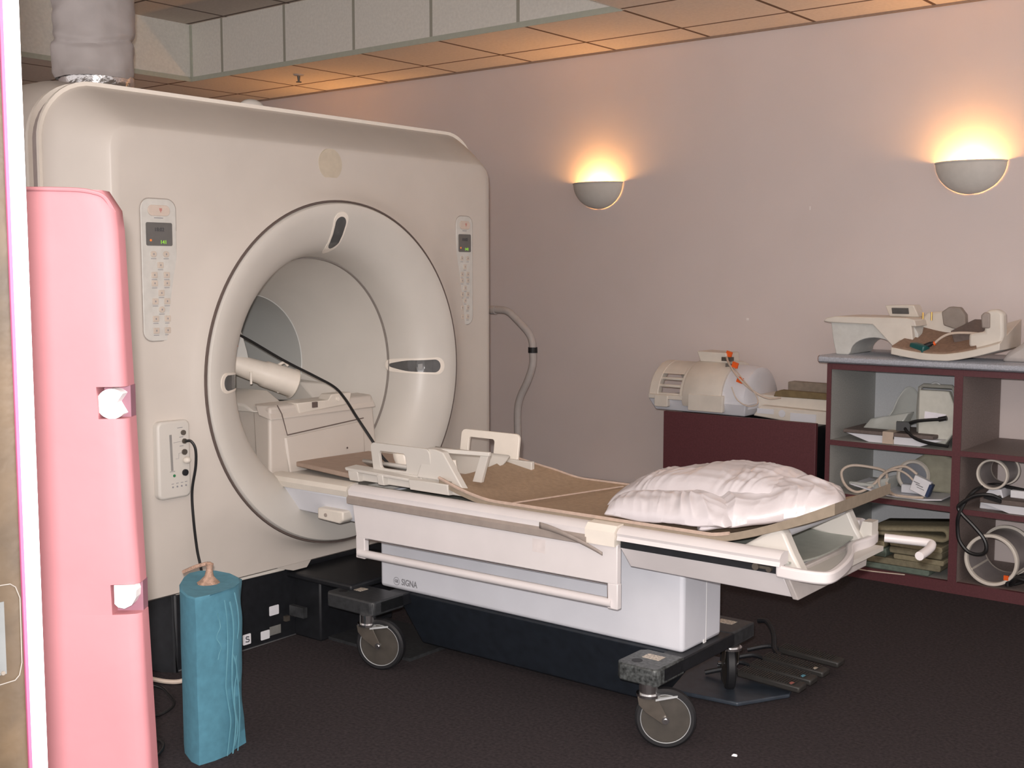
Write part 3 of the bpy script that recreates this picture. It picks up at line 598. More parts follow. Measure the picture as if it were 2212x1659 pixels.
for x, w in ((-3.10, .05), (-2.955, .03), (-2.80, .18)):
    hc.part('scoop_rib', MB().prism([(2.992, .702), (2.994, .685), (3.000, .664), (3.04, .660), (3.05, .664), (3.05, .705)], 'x', x, x+w), SHELL2, bevel=.003)
hc.part('top_bar', MB().hexa([(-2.745, 3.035, .798), (-2.515, 3.088, .797), (-2.515, 3.100, .797), (-2.745, 3.06, .798), (-2.745, 3.035, .813), (-2.515, 3.088, .811), (-2.515, 3.100, .811), (-2.745, 3.06, .813)]), SHELL2, bevel=.002)
hc.part('bar_leg', MB().hexa([(-2.60, 3.10, .70), (-2.56, 3.10, .70), (-2.56, 3.115, .70), (-2.60, 3.115, .70), (-2.545, 3.082, .81), (-2.515, 3.088, .81), (-2.515, 3.10, .81), (-2.545, 3.10, .81)]), SHELL2, bevel=.002)
hc.part('curved_shield', MB().grid(lambda u, v: (-2.845+.075*u+.03*(1-v)**2, 3.19+.02*u, .682+.062*v), 4, 10), BEAD, solid=.006, smooth=True)
hc.part('curved_shield', MB().grid(lambda u, v: (-3.06+.05*u+.03*(1-v)**2, 3.19+.02*u, .690+.058*v), 4, 8), BEAD, solid=.006, smooth=True)

# pillows in plastic covers
def pillow(cx, cy, z0, lx, ly, h, rz, seed, tilt=0., drop=0., fold=1.):
    def f(u, v, side):
        a, b = 2*u-1, 2*v-1
        e = (max(0, 1-abs(a)**3.2)*max(0, 1-abs(b)**2.6))**.45
        rr = sqrt(a*a+b*b)
        x, y = a*lx*(1-.07*b*b), b*ly*(1-.08*a*a)
        q = noise.noise(Vector((x*6+seed, y*6, 1.)))
        # sharp radial creases running in from the seam plus soft lumps
        c1 = abs(noise.noise(Vector((x*19+q*2+seed, y*5, side*3.))))
        c2 = abs(noise.noise(Vector((x*42+q*3+seed, y*11+3, side*7.))))
        c3 = abs(noise.noise(Vector((x*5+q+seed, y*24, 11.))))
        z = h*e*(1 if side else -.25) + (1 if side else .2)*e*(.020*q + .016*fold - .034*fold*c1*(.25+.75*rr) - .008*fold*c2*rr - .008*c3)
        z += noise.noise(Vector((a*3+seed, b*3, 9.)))*.010*(1-e)
        z += tilt*(x+lx) + drop*min(0, x+lx*.2)
        x2, y2 = rot(x, y, rz)
        return (cx+x2, cy+y2, max(z0+z, .645))
    m = MB(); n1, n2 = 150, 90
    m.grid(lambda u, v: f(u, v, 1), n1, n2); m.grid(lambda u, v: f(u, v, 0), n1, n2)
    return m
solo('plastic_pillow', 'crinkled white plastic covered pillow at the back of the mattress, the taller one', 'pillow',
     pillow(-1.785, 3.305, .683, .315, .17, .092, -.04, 3., tilt=.115, drop=.06, fold=.7), POLY, (-1.78, 3.3, .70), TILT, smooth=True)
fp = Thing('folded_pillow', 'crinkled white plastic covered pillow folded along the near edge and raised end of the table', 'pillow', (-1.7, 3.13, .68), TILT)
fp.part('front_fold', pillow(-1.785, 3.085, .683, .215, .095, .062, .05, 11., tilt=.02), POLY, smooth=True)
fp.part('end_fold', pillow(-1.530, 3.195, .672, .215, .125, .072, .44, 23., tilt=.19), POLY, smooth=True)

# ================================================================== duct, sprinkler, pipe
dc = Thing('ceiling_duct', 'fat vent duct in wrinkled grey wrap dropping from the ceiling onto the scanner', 'duct', (-4.6, 2.985, 2.1), TILT)
def duct(u, v):
    a = 2*pi*u; z = 2.238+.82*v
    r = .168 + .016*noise.noise(Vector((cos(a)*1.6, sin(a)*1.6, z*5))) + .010*noise.noise(Vector((cos(a)*2, sin(a)*2, z*17)))
    r -= .014*math.exp(-((z-2.385-.02*sin(a*2))/.014)**2) + .009*math.exp(-((z-2.62+.03*cos(a))/.012)**2) + .010*math.exp(-((z-2.86)/.015)**2)
    if v < .03: r *= .93+2.3*v
    return (-4.6+r*cos(a)+.02*(v-.5), 2.985+r*sin(a)-.012*v, z)
dc.part('wrap', MB().grid(duct, 96, 110, True), WRAP, smooth=True)
dc.part('foil_collar', MB().lathe((-4.61, 2.995, 0), (0, 0, 1), [(2.07, .125), (2.14, .13), (2.19, .14), (2.22, .155), (2.25, .155)], n=48), FOIL, smooth=True)
sp = Thing('ceiling_sprinkler', 'small metal sprinkler head on the orange lit ceiling', 'sprinkler', (-5.978+.08, 5.205, ZC))
sp.base = (-5.978, 5.205, ZC); sp.root.location = sp.base
sp.part('escutcheon', MB().lathe((-5.978, 5.205, ZC), (0, 0, -1), [(0, .036), (.006, .032), (.010, .016)], n=24, cap=True), BEIGE, smooth=True)
sp.part('head', MB().cyl((-5.978, 5.205, ZC-.01), (-5.978, 5.205, ZC-.045), .010, .006).cyl((-5.978, 5.205, ZC-.045), (-5.978, 5.205, ZC-.049), .018), STEEL)
pp = Thing('bent_pipe', 'pale bent pipe with a black band, rising beside the scanner', 'pipe', (-4.3, 5.4, 0))
ppts = [(-4.85, 5.40, 1.195), (-4.60, 5.40, 1.197), (-4.47, 5.40, 1.198), (-4.40, 5.40, 1.190), (-4.34, 5.40, 1.150), (-4.25, 5.40, 1.075), (-4.218, 5.40, 1.02), (-4.212, 5.40, .95), (-4.215, 5.40, .88), (-4.25, 5.40, .79), (-4.305, 5.40, .69), (-4.325, 5.40, .60), (-4.322, 5.40, .40), (-4.32, 5.40, 0)]
pp.part('pipe', MB().tube(ppts, .0215, n=16), PIPEM, smooth=True)
pp.part('band', MB().cyl((-4.2125, 5.40, .955), (-4.2125, 5.40, .987), .027, n=20), RUB, label='black band around the pipe')
pp.part('elbow_joint', MB().cyl((-4.62, 5.40, 1.196), (-4.49, 5.40, 1.1965), .026, n=20), PIPEM)
gb = Thing('floor_unit', 'low pale grey box on the floor against the wall, behind the table', 'box', (-3.85, 5.5, 0))
gb.part('body', MB().box((-4.15, 5.38, 0), (-3.58, 5.75, .195)), mat('beige_metal', (.45, .38, .34), rough=.5), bevel=.01)
gb.part('slot', MB().box((-4.1, 5.50, .195), (-3.95, 5.53, .197)).box((-3.85, 5.48, .195), (-3.72, 5.51, .197)), DARKG)

# ================================================================== left foreground: pink pad, blue bolster, cords
pk = Thing('pink_mat', 'tall pink vinyl mat standing on end beside the doorway', 'mat', (0, 0, 0))
pk.root.location = (-1.9*sin(YAW), 1.9*cos(YAW), 0); pk.root.rotation_euler = (0, 0, YAW); pk.base = (0, 0, 0)
def edge_x(z):   # right edge
    return -.583-.0325*z if z < 1.50 else -.583-.0325*z-.10*(z-1.50)
nots = [(1.184, 1.236), (.860, .910)]
def pinkbox(z0, z1, cut=0.):
    L = []
    n = max(2, int((z1-z0)/.03))
    for k in range(n+1):
        z = z0+(z1-z0)*k/n; xr = edge_x(z)-cut; xl = -1.0
        top = max(0, (z-1.515)/.035)
        xr -= .016*top**2
        w = .004*sin(z*9)+.002*sin(z*23)
        L.append([(xl, 0, z), (-.80, .002*sin(z*7+1), z), (-.72, w*.5, z), (xr-.045, -.001+w*.6, z), (xr-.022, w, z), (xr-.007, .004+w, z), (xr-.001, .011+w, z), (xr, .020, z), (xr, .050, z), (xr-.01, .062, z), (xl, .065, z)] if not cut else
                 [(xl, 0, z), (-.80, .002*sin(z*7+1), z), (-.72, w*.5, z)] + [(xr, -.001+w*.6+q, z) for q in (0, .0005, .001, .0015, .002, .05)] + [(xr-.01, .062, z), (xl, .065, z)])
    return L
m = MB()
for a, b, c in ((0, .860, 0), (.860, .910, .0445), (.910, 1.184, 0), (1.184, 1.236, .0445), (1.236, 1.550, 0)): m.loft(pinkbox(a, b, c))
pk.part('cover', m, PINK, smooth=True)
pk.part('top_seam', MB().tube([(-1.0, .0, 1.549), (-.80, .0, 1.551), (-.70, -.001, 1.550), (-.665, .002, 1.546), (-.648, .008, 1.538), (-.637, .018, 1.515)], .0035, n=8), PINK)
DW = mat('bright_white', (.9, .9, .9), rough=.4)
for k, (z0, z1) in enumerate(nots):
    zc = (z0+z1)/2; xr = edge_x(zc)
    if k == 0: pol = [(xr-.024+.0245*cos(t), zc-.002+.0245*sin(t)) for t in [radians(42)+q*radians(276)/24 for q in range(25)]] + [(xr-.016, zc)]
    else: pol = [(xr-.040, z1-.001), (xr-.040, z0+.018), (xr-.034, z0+.012), (xr-.024, z0+.010), (xr-.012, z0+.016), (xr-.005, z0+.028), (xr-.004, z0+.040), (xr-.007, z1-.001)]
    pk.part('end_disc', MB().prism(pol, 'y', .004, .030), DW, label='white tube end showing in the notch')
    pk.part('notch_lining', MB().box((xr-.044, .03, z0), (xr-.001, .055, z1)), mat('plum_lining', (.20, .09, .12), rough=.6))
# blue bolster
bw = Thing('blue_bolster', 'blue foam bolster wrapped in clear plastic, standing on the carpet', 'bolster', (-2.85, 2.2, 0), TILT)
sec = [(-2.752, 2.050), (-2.745, 2.10), (-2.748, 2.15), (-2.757, 2.195), (-2.785, 2.24), (-2.835, 2.275), (-2.90, 2.295), (-2.965, 2.290), (-3.005, 2.258), (-3.005, 2.218), (-2.975, 2.175), (-2.92, 2.12), (-2.86, 2.08), (-2.79, 2.053)]
L = []
for k in range(61):
    z = .49*k/60; row = []
    for i, (x, y) in enumerate(sec):
        q = noise.noise(Vector((x*12, y*12, z*5)))*.012*(1 if 1 <= i <= 6 else .3) + (.012*noise.noise(Vector((i*1.7, z*9, 4.))) if 3 <= i <= 5 else 0)
        row.append((x+q, y+q*.5, z))
    L.append(row)
cx, cy = -2.86, 2.20
L.append([(cx+(x-cx)*.97, cy+(y-cy)*.97, .494) for x, y in sec]); L.append([(cx+(x-cx)*.5, cy+(y-cy)*.5, .490) for x, y in sec])
bw.part('foam', MB().loft(L), BLUE, smooth=True)
fold = MB()
FM = mat('plastic_crease', (.13, .32, .40), rough=.3)
for (x, y), (a0, a1), w in [((-2.741, 2.150), (.0, .47), .003), ((-2.743, 2.172), (.0, .46), .004), ((-2.750, 2.195), (.0, .48), .003), ((-2.738, 2.12), (.30, .44), .002), ((-2.744, 2.180), (.02, .3), .003)]:
    fold.tube([(x+.003*sin(k*1.9+y*40), y+.006*sin(k*1.3+x*60), a0+(a1-a0)*k/9) for k in range(10)], w*.6, n=5)
bw.part('plastic_fold', fold, FM, smooth=True)
bw.part('wrap_knot', MB().lathe((-2.87, 2.19, .49), (0.1, 0, 1), [(0, .036), (.008, .026), (.022, .014), (.045, .009), (.060, .012), (.066, .002)], n=10).tube([(-2.87, 2.19, .55), (-2.90, 2.17, .54), (-2.94, 2.15, .52)], .006), mat('brown_tape', (.42, .27, .20), rough=.4, var=.3, scale=80, bump=.5), smooth=True)
solo('lead_cable', 'black lead cable dropping from the small box on the scanner to the blue bolster', 'cable',
     MB().tube([(-3.392, 2.506, .838), (-3.375, 2.515, .838), (-3.365, 2.525, .81), (-3.37, 2.528, .75), (-3.39, 2.525, .66), (-3.39, 2.528, .56), (-3.39, 2.54, .45), (-3.38, 2.55, .36), (-3.37, 2.55, .2), (-3.36, 2.54, .01)], .005), CABLE, (-3.39, 2.52, .5), TILT, smooth=True)
solo('power_cable', 'short white cord with a plug on the carpet behind the blue bolster', 'cord',
     MB().tube([(-3.55, 2.30, .03), (-3.47, 2.36, .022), (-3.40, 2.40, .012), (-3.36, 2.43, .012), (-3.34, 2.46, .022)], .008).ball((-3.335, 2.465, .03), .017), CREAMC, (-3.4, 2.4, .01), TILT, smooth=True)
solo('floor_cable', 'thin black cord looping over the carpet by the pink mat', 'cord',
     MB().tube([(-3.60, 2.30, .008), (-3.40, 2.36, .008), (-3.30, 2.34, .008), (-3.20, 2.29, .008), (-3.16, 2.20, .008), (-3.20, 2.12, .008), (-3.12, 2.05, .008), (-2.98, 2.08, .008), (-2.90, 2.02, .008), (-2.88, 1.94, .008), (-2.98, 1.86, .008)], .005), CABLE, (-3.2, 2.1, 0), TILT, smooth=True)
deb = MB(); deb.add([(x, y, z) for x, y, z in ((0, 0, 0), (.016, .004, 0), (.012, .016, 0), (-.004, .010, 0), (.004, .006, .006), (.012, .010, .005))], [(0, 1, 5, 4), (1, 2, 5), (2, 3, 4, 5), (3, 0, 4), (3, 2, 1, 0)])
solo('paper_scrap', 'tiny white scrap lying on the carpet in front of the near wheel', 'scrap', MB().add([(x-1.622, y+3.034, z) for x, y, z in deb.v], deb.f), PAPER, (-1.622, 3.034, 0))

# ================================================================== back wall furniture
lc = Thing('low_cabinet', 'low plain maroon cabinet against the wall, left of the open shelving', 'cabinet', (-2.8, 5.5, 0))
lc.part('body', MB().box((-3.22, 5.26, 0), (-2.40, 5.77, .685)), DARK)
lc.part('front_board', MB().box((-3.225, 5.235, 0), (-2.385, 5.26, .705)), BROWN, bevel=.002)

sh = Thing('open_shelving', 'maroon and grey open shelving unit with two columns against the wall', 'shelving', (-1.6, 5.5, 0))
YF, YBk = 5.237, 5.775
def band(a, b): return MB().box((a[0], YF-.003, a[1]), (b[0], YF+.001, b[1]))
for x0, x1, mt in ((-2.335, -2.313, GREYLAM), (-1.745, -1.708, BRNLAM), (-.98, -.945, GREYLAM), (-.20, -.178, GREYLAM)):
    p = sh.part('upright', MB().box((x0, YF, .05), (x1, YBk, .995)), mt)
    sh.part('edge_band', band((x0, .05), (x1, .995)), BROWN, parent=p)
zs = {0: (.050, .388, .636), 1: (.050, .384, .640), 2: (.05, .38, .64)}
for c, (x0, x1) in enumerate(((-2.313, -1.745), (-1.708, -.98), (-.945, -.20))):
    for z in zs[c]:
        p = sh.part('shelf', MB().box((x0, YF, z-.022), (x1, YBk, z)), GREYLAM if c == 0 else BRNLAM)
        sh.part('edge_band', band((x0, z-.024), (x1, z)), BROWN, parent=p)
sh.part('top_rail', MB().box((-2.335, YF-.002, .968), (-.178, YF+.02, .995)), BROWN)
sh.part('plinth', MB().box((-2.335, YF-.002, 0), (-.178, YF+.02, .052)), BROWN)
sh.part('back_panel', MB().box((-2.313, YBk-.01, .05), (-1.745, YBk, .995)), PALELAM)
wt = Thing('worktop', 'grey speckled worktop with rounded front edge on the shelving', 'worktop', (-1.6, 5.5, .995))
wt.part('slab', MB().prism([(5.215, .998), (5.203, 1.006), (5.200, 1.016), (5.203, 1.026), (5.215, 1.033), (5.78, 1.033), (5.78, .998)], 'x', -2.365, -.14), STONE, smooth=True)
wt.part('end_cap', MB().prism([(5.215, .9985), (5.204, 1.006), (5.201, 1.016), (5.204, 1.026), (5.215, 1.0325), (5.78, 1.0325), (5.78, .9985)], 'x', -2.369, -2.365), mat('core_brown', (.22, .12, .09), rough=.8))
ZW = 1.033

# knee coil on the low cabinet
kc = Thing('knee_coil', 'cream cylindrical knee coil with slotted end on the low maroon cabinet', 'coil', (-3.05, 5.48, .705))
zb = .700
def kshape(s, off=0): # arch section in YZ around axis x
    P = []
    for k in range(17):
        a = pi*k/16; P.append((5.48-(.20+off)*s*cos(a), .765+(.185+off)*s*sin(a)))
    P += [(5.48+(.19+off)*s, .735), (5.48-(.19+off)*s, .735)]
    return P
Lk = [[(x, *p) for p in kshape(s)] for x, s in ((-3.345, .92), (-3.325, 1.0), (-3.14, 1.0))]
# slotted left end built as ribs so that one sees through it
ke = MB()
ke.loft([[(x, *p) for p in kshape(1., 0)[:17]] + [(x, *p) for p in kshape(.80, 0)[:17][::-1]] for x in (-3.345, -3.29)])
ke.loft([[(x, *p) for p in kshape(1.02, 0)[:17]] + [(x, *p) for p in kshape(.82, 0)[:17][::-1]] for x in (-3.16, -3.12)])
for a in (.12, .38, .62, 1.5, 2.6): ke.tube([(-3.30, 5.48-.185*cos(a), .765+.172*sin(a)), (-3.15, 5.48-.185*cos(a), .765+.172*sin(a))], .0085, n=8, smooth=False)
ke.grid(lambda u, v: (-3.34+.2*u, 5.48-.197*cos(.75+1.6*v), .765+.183*sin(.75+1.6*v)), 2, 14)
kc.part('slotted_end', ke, CREAM, bevel=.004)
kc.part('barrel', MB().loft([[(x, *p) for p in kshape(s)] for x, s in ((-3.14, 1.05), (-3.13, 1.08), (-2.93, 1.08), (-2.915, 1.05))]), CREAM, smooth=True)
kc.part('end_bell', MB().loft([[(x, *p) for p in kshape(s)] for x, s in ((-2.915, .98), (-2.84, .97), (-2.80, .93), (-2.785, .8))]), COOLW, smooth=True)
kc.part('base', MB().hexa([(-3.32, 5.31, zb), (-2.80, 5.31, zb), (-2.80, 5.66, zb), (-3.32, 5.66, zb), (-3.35, 5.28, .765), (-2.78, 5.28, .765), (-2.78, 5.68, .765), (-3.35, 5.68, .765)]), COOLW, bevel=.006)
kc.part('latch', MB().prism(rrect(-3.30, -3.22, .722, .782, .008), 'y', 5.262, 5.29).prism(rrect(-3.10, -2.90, .715, .80, .006), 'y', 5.264, 5.29).box((-3.34, 5.268, .762), (-2.92, 5.285, .785)), CREAM, bevel=.003)
kc.part('top_box', MB().hexa([(-3.12, 5.42, .955), (-2.96, 5.42, .955), (-2.96, 5.55, .955), (-3.12, 5.55, .955), (-3.13, 5.40, 1.01), (-2.97, 5.42, 1.005), (-2.97, 5.56, 1.005), (-3.13, 5.56, 1.01)]), CREAM, bevel=.005)
kc.part('strap_buckle', MB().box((-2.99, 5.41, .965), (-2.94, 5.45, .985)).box((-2.95, 5.38, .93), (-2.90, 5.40, .955), rz=.3), STEEL)
for p in ((-2.865, 5.33, .955), (-2.815, 5.29, .885), (-2.96, 5.44, 1.0)): kc.part('orange_tag', MB().box((p[0]-.016, p[1]-.01, p[2]-.014), (p[0]+.016, p[1], p[2]+.014), ry=.3), ORANGE, label='small orange tag on the cord')
kc.part('cord', MB().tube([(-2.96, 5.41, .985), (-2.90, 5.33, .955), (-2.82, 5.28, .895), (-2.74, 5.28, .835), (-2.68, 5.32, .80), (-2.64, 5.38, .80)], .0055).tube([(-2.88, 5.33, .945), (-2.78, 5.27, .88), (-2.72, 5.27, .82), (-2.71, 5.27, .775), (-2.76, 5.265, .76), (-2.82, 5.265, .79), (-2.85, 5.265, .85)], .003), CREAMC, smooth=True)
bc = Thing('coil_base_plate', 'cream coil base with olive pads, half behind the shelving on the low cabinet', 'coil', (-2.6, 5.45, .705))
bc.part('shell', MB().prism([(-2.80, .775), (-2.80, .725), (-2.77, .705), (-2.42, .665), (-2.34, .665), (-2.34, .80), (-2.79, .805)], 'y', 5.43, 5.62), CREAM, bevel=.006)
bc.part('front_ribs', MB().prism([(-2.79, .70), (-2.42, .668), (-2.34, .668), (-2.34, .745), (-2.75, .755)], 'y', 5.38, 5.44), CREAM, bevel=.006)
bc.part('recess', MB().box((-2.765, 5.376, .715), (-2.675, 5.382, .740)).cyl((-2.63, 5.376, .722), (-2.63, 5.38, .722), .018).box((-2.585, 5.376, .69), (-2.45, 5.382, .73)), COOLW)
bc.part('pad', MB().prism([(-2.70, .800), (-2.69, .825), (-2.66, .835), (-2.34, .830), (-2.34, .80)], 'y', 5.42, 5.46), mat('olive_pad', (.19, .14, .07), rough=.9, var=.15), bevel=.004)
bc.part('pad', MB().prism([(-2.70, .805), (-2.70, .862), (-2.68, .866), (-2.34, .862), (-2.34, .805)], 'y', 5.58, 5.62), mat('olive_grey_pad', (.24, .20, .16), rough=.9, var=.15), bevel=.004)

# torso coil on worktop
tc = Thing('arched_coil', 'white arched coil with a small mirror box on top, left end of the worktop', 'coil', (-2.18, 5.45, ZW))
y0, y1 = 5.33, 5.60
arch = [(-2.265+.115*(1-cos(pi*k/14))*1.0, ZW+.072*sin(pi*k/14)+.012) for k in range(15)]
front = [(-2.365, 1.185), (-2.352, 1.10), (-2.335, ZW), (-2.275, ZW)] + arch + [(-2.03, ZW), (-1.955, ZW), (-1.945, 1.14), (-1.98, 1.195)]
tc.part('body', MB().prism(front, 'y', y0, y1), mat('coil_shade_white', (.60, .60, .57), rough=.45), bevel=.003)
tc.part('top_shell', MB().prism([(-2.392, 1.188), (-2.375, 1.205), (-2.33, 1.213), (-1.99, 1.213), (-1.955, 1.205), (-1.945, 1.175), (-2.36, 1.183)], 'y', y0-.03, y1), CREAM, bevel=.005)
tc.part('sloped_cheek', MB().hexa([(-2.16, y0-.03, 1.19), (-2.03, y0-.035, ZW+.03), (-1.95, y0-.03, ZW+.03), (-1.97, y0-.03, 1.19), (-2.16, y0+.01, 1.19), (-2.05, y0+.01, ZW+.05), (-1.95, y0+.01, ZW+.05), (-1.97, y0+.01, 1.19)]), CREAM, bevel=.004)
tc.part('mirror_box', MB().hexa([(-2.125, 5.44, 1.213), (-1.985, 5.44, 1.213), (-1.985, 5.52, 1.213), (-2.125, 5.52, 1.213), (-2.140, 5.42, 1.265), (-2.005, 5.42, 1.268), (-2.01, 5.52, 1.268), (-2.140, 5.52, 1.265)]), CREAM, bevel=.004)
tc.part('mirror_window', MB().box((-2.108, 5.4245, 1.226), (-2.030, 5.430, 1.254), rx=.38), GLASS)
tc.part('brass_pin', MB().cyl((-1.96, 5.42, 1.195), (-1.96, 5.42, 1.235), .004).cyl((-1.92, 5.42, 1.20), (-1.92, 5.42, 1.238), .004), mat('brass_pin', (.6, .38, .12), metal=.8, rough=.3))

# neck coil on worktop
nc = Thing('neck_coil', 'white neck coil with curved tan pad, at the front of the worktop', 'coil', (-1.8, 5.33, ZW))
def nz(x): return ZW+.006+.022*max(0, (-1.85-x)/.17)**1.3+.055*max(0, (x+1.80)/.24)**1.5
xs = [-2.02+.47*k/24 for k in range(25)]
bs = [(x, max(ZW, nz(x)-.008), 0) for x in xs]+[(x, nz(x)+.022, 1) for x in xs[::-1]]
nc.part('base_shell', MB().loft([[(x, 5.20, z) for x, z, t in bs], [(x, 5.50, z+.095*t) for x, z, t in bs]]), CREAM, bevel=.003)
xs2 = xs[:20]
pd = [(x, nz(x)+.020) for x in xs2]+[(x, nz(x)+.031) for x in xs2[::-1]]
nc.part('pad', MB().loft([[(x, 5.206, z) for x, z in pd], [(x*.6-1.86*.4, 5.49, z+.093) for x, z in pd]]), mat('pad_brown', (.27, .18, .13), rough=.9, var=.15, scale=70), bevel=.004)
nc.part('post', MB().prism([(-1.69, 1.10), (-1.64, 1.08), (-1.56, 1.09), (-1.545, 1.15), (-1.55, 1.245), (-1.575, 1.262), (-1.615, 1.258), (-1.63, 1.235), (-1.625, 1.165), (-1.69, 1.155)], 'y', 5.23, 5.29), CREAM, bevel=.012, seg=3)
nc.part('post', MB().prism([(-1.93, 1.05), (-1.80, 1.05), (-1.78, 1.12), (-1.80, 1.23), (-1.86, 1.245), (-1.95, 1.235), (-1.975, 1.21), (-1.97, 1.12)], 'y', 5.44, 5.49), CREAM, bevel=.012, seg=3)
nc.part('post_pad', MB().prism([(-1.635, 1.18), (-1.60, 1.18), (-1.602, 1.245), (-1.625, 1.25), (-1.64, 1.235)], 'y', 5.222, 5.30), TAUPE, bevel=.006)
nc.part('post_pad', MB().prism([(-1.86, 1.18), (-1.76, 1.15), (-1.765, 1.23), (-1.79, 1.262), (-1.835, 1.265), (-1.87, 1.24)], 'y', 5.40, 5.445), mat('post_pad_grey', (.30, .26, .23), rough=.9), bevel=.006)
nc.part('inner_wedge', MB().hexa([(-1.78, 5.32, 1.10), (-1.64, 5.32, 1.10), (-1.64, 5.46, 1.10), (-1.78, 5.46, 1.10), (-1.80, 5.32, 1.16), (-1.66, 5.32, 1.15), (-1.70, 5.46, 1.21), (-1.74, 5.46, 1.21)]), GREYF, bevel=.004)
nc.part('connector', MB().box((-1.945, 5.215, 1.062), (-1.865, 5.26, 1.102), rz=-.35, ry=.15), GREENC, bevel=.007, label='dark green connector block')
nc.part('connector_neck', MB().cyl((-1.880, 5.235, 1.092), (-1.855, 5.24, 1.104), .011).cyl((-1.855, 5.24, 1.104), (-1.845, 5.243, 1.108), .008), RUB)
nc.part('connector_ring', MB().cyl((-1.845, 5.243, 1.104), (-1.838, 5.245, 1.108), .0095), ORANGE)
nc.part('lead', MB().tube([(-1.84, 5.245, 1.108), (-1.81, 5.25, 1.135), (-1.77, 5.26, 1.152), (-1.70, 5.28, 1.155), (-1.62, 5.30, 1.148)], .0055), CREAMC, smooth=True)
solo('foam_wedge', 'pale grey foam piece cut off by the right picture edge, on the worktop', 'foam', MB().prism([(-1.58, ZW), (-1.55, 1.075), (-1.50, 1.11), (-1.475, 1.13), (-1.46, 1.21), (-1.43, 1.24), (-1.20, 1.25), (-1.18, ZW)], 'y', 5.31, 5.52), mat('soft_grey_foam', (.48, .44, .42), rough=.8, var=.05), (-1.4, 5.42, ZW), bevel=.02)

# ---- shelf contents, left column
ft = Thing('padded_tray', 'grey padded tray with white tapered underside on the upper left shelf', 'tray', (-2.05, 5.4, .636))
ft.part('tray', MB().prism([(-2.25, .672), (-2.14, .637), (-1.90, .637), (-1.80, .672)], 'y', 5.27, 5.52), COOLW, bevel=.002)
ft.part('grey_pad', MB().box((-2.262, 5.262, .6725), (-1.84, 5.53, .690)), GREYF, bevel=.004)
ft.part('tape', MB().box((-2.07, 5.258, .638), (-2.02, 5.2695, .672)).box((-2.07, 5.259, .660), (-2.02, 5.40, .693)), mat('masking_tape', (.52, .42, .34), rough=.6))
cs = Thing('clear_cuff', 'translucent curved plastic cuff standing on the padded tray', 'cuff', (-2.06, 5.42, .690))
cs.part('shell', MB().grid(lambda u, v: (-2.16+.10*u+.10*v+.02*sin(pi*v), 5.37+.14*u, .692+.05*v+.15*v*sin(pi*min(1, u*.8+.15))), 16, 16), CLEARP, solid=.005, smooth=True)
cs.part('foot', MB().hexa([(-2.20, 5.34, .691), (-2.03, 5.34, .691), (-2.03, 5.46, .691), (-2.20, 5.46, .691), (-2.17, 5.36, .735), (-1.99, 5.36, .775), (-1.99, 5.44, .775), (-2.17, 5.44, .735)]), CLEARP, bevel=.006)
wb = Thing('hanging_case', 'white flat case with a paper label standing at the right of the upper left shelf', 'case', (-1.86, 5.35, .636))
wb.part('case', MB().prism([(-1.935, .645), (-1.925, .64), (-1.815, .64), (-1.775, .70), (-1.765, .80), (-1.80, .888), (-1.935, .888)], 'y', 5.33, 5.37), mat('case_white', (.62, .62, .56), rough=.5), bevel=.006)
wb.part('frame', MB().tube([(-1.945, 5.375, .64), (-1.95, 5.375, .80), (-1.945, 5.375, .895), (-1.93, 5.375, .905), (-1.80, 5.375, .905), (-1.785, 5.375, .88), (-1.765, 5.375, .80)], .010, n=8, smooth=False), mat('frame_grey', (.30, .30, .27), rough=.5))
wb.part('hanger', MB().tube([(-1.90, 5.375, .905), (-1.885, 5.375, .918), (-1.865, 5.375, .918), (-1.85, 5.375, .905)], .005), SILV)
wb.part('paper_label', MB().box((-1.905, 5.328, .756), (-1.81, 5.330, .788), ry=.08), mat('label_white', (.9, .88, .95), rough=.5))
solo('black_shelf_cable', 'black cable with plug draped over the upper left shelf', 'cable',
     MB().tube([(-1.815, 5.30, .765), (-1.88, 5.29, .757), (-1.94, 5.29, .745), (-1.975, 5.30, .725), (-1.97, 5.28, .705), (-1.92, 5.26, .675), (-1.86, 5.255, .66), (-1.77, 5.26, .652)], .0075).box((-2.02, 5.28, .70), (-1.96, 5.32, .74), rz=.3).cyl((-1.83, 5.30, .763), (-1.795, 5.30, .772), .011), CABLE, (-1.9, 5.28, .636), smooth=True)
# middle-left shelf
cc = Thing('shoulder_coil', 'white coil with dark oval window and olive back shell on the middle left shelf', 'coil', (-1.95, 5.45, .388))
cc.part('back_shell', MB().loft([[(x, 5.50+.03*k, z) for k in (0, 1) for x, z in ([(-2.06, .46), (-2.03, .52), (-1.95, .575), (-1.86, .582), (-1.80, .555), (-1.795, .46), (-1.80, .40), (-2.0, .40)] if k == 0 else [])] or [], ] if False else [[(x, 5.47, z) for x, z in [(-2.06, .46), (-2.03, .52), (-1.95, .575), (-1.86, .582), (-1.80, .555), (-1.795, .46), (-1.80, .40), (-2.0, .40)]], [(x, 5.58, z) for x, z in [(-2.06, .46), (-2.03, .52), (-1.95, .575), (-1.86, .582), (-1.80, .555), (-1.795, .46), (-1.80, .40), (-2.0, .40)]]]), mat('olive_shell', (.32, .31, .24), rough=.6, var=.1), bevel=.012)
cc.part('oval_frame', MB().lathe((-1.985, 5.43, .475), (.25, -1, .1), [(-.02, .072), (0, .075), (.010, .068), (.004, .058), (-.01, .055)], n=36), CREAM, smooth=True)
cc.part('dark_window', MB().cyl((-1.984, 5.436, .474), (-1.984+.004, 5.420, .476), .057, n=32), mat('blue_black_window', (.06, .07, .10), rough=.3))
cc.part('vent_block', MB().box((-2.02, 5.37, .400), (-1.93, 5.42, .440), rz=.1), COOLW, bevel=.005)
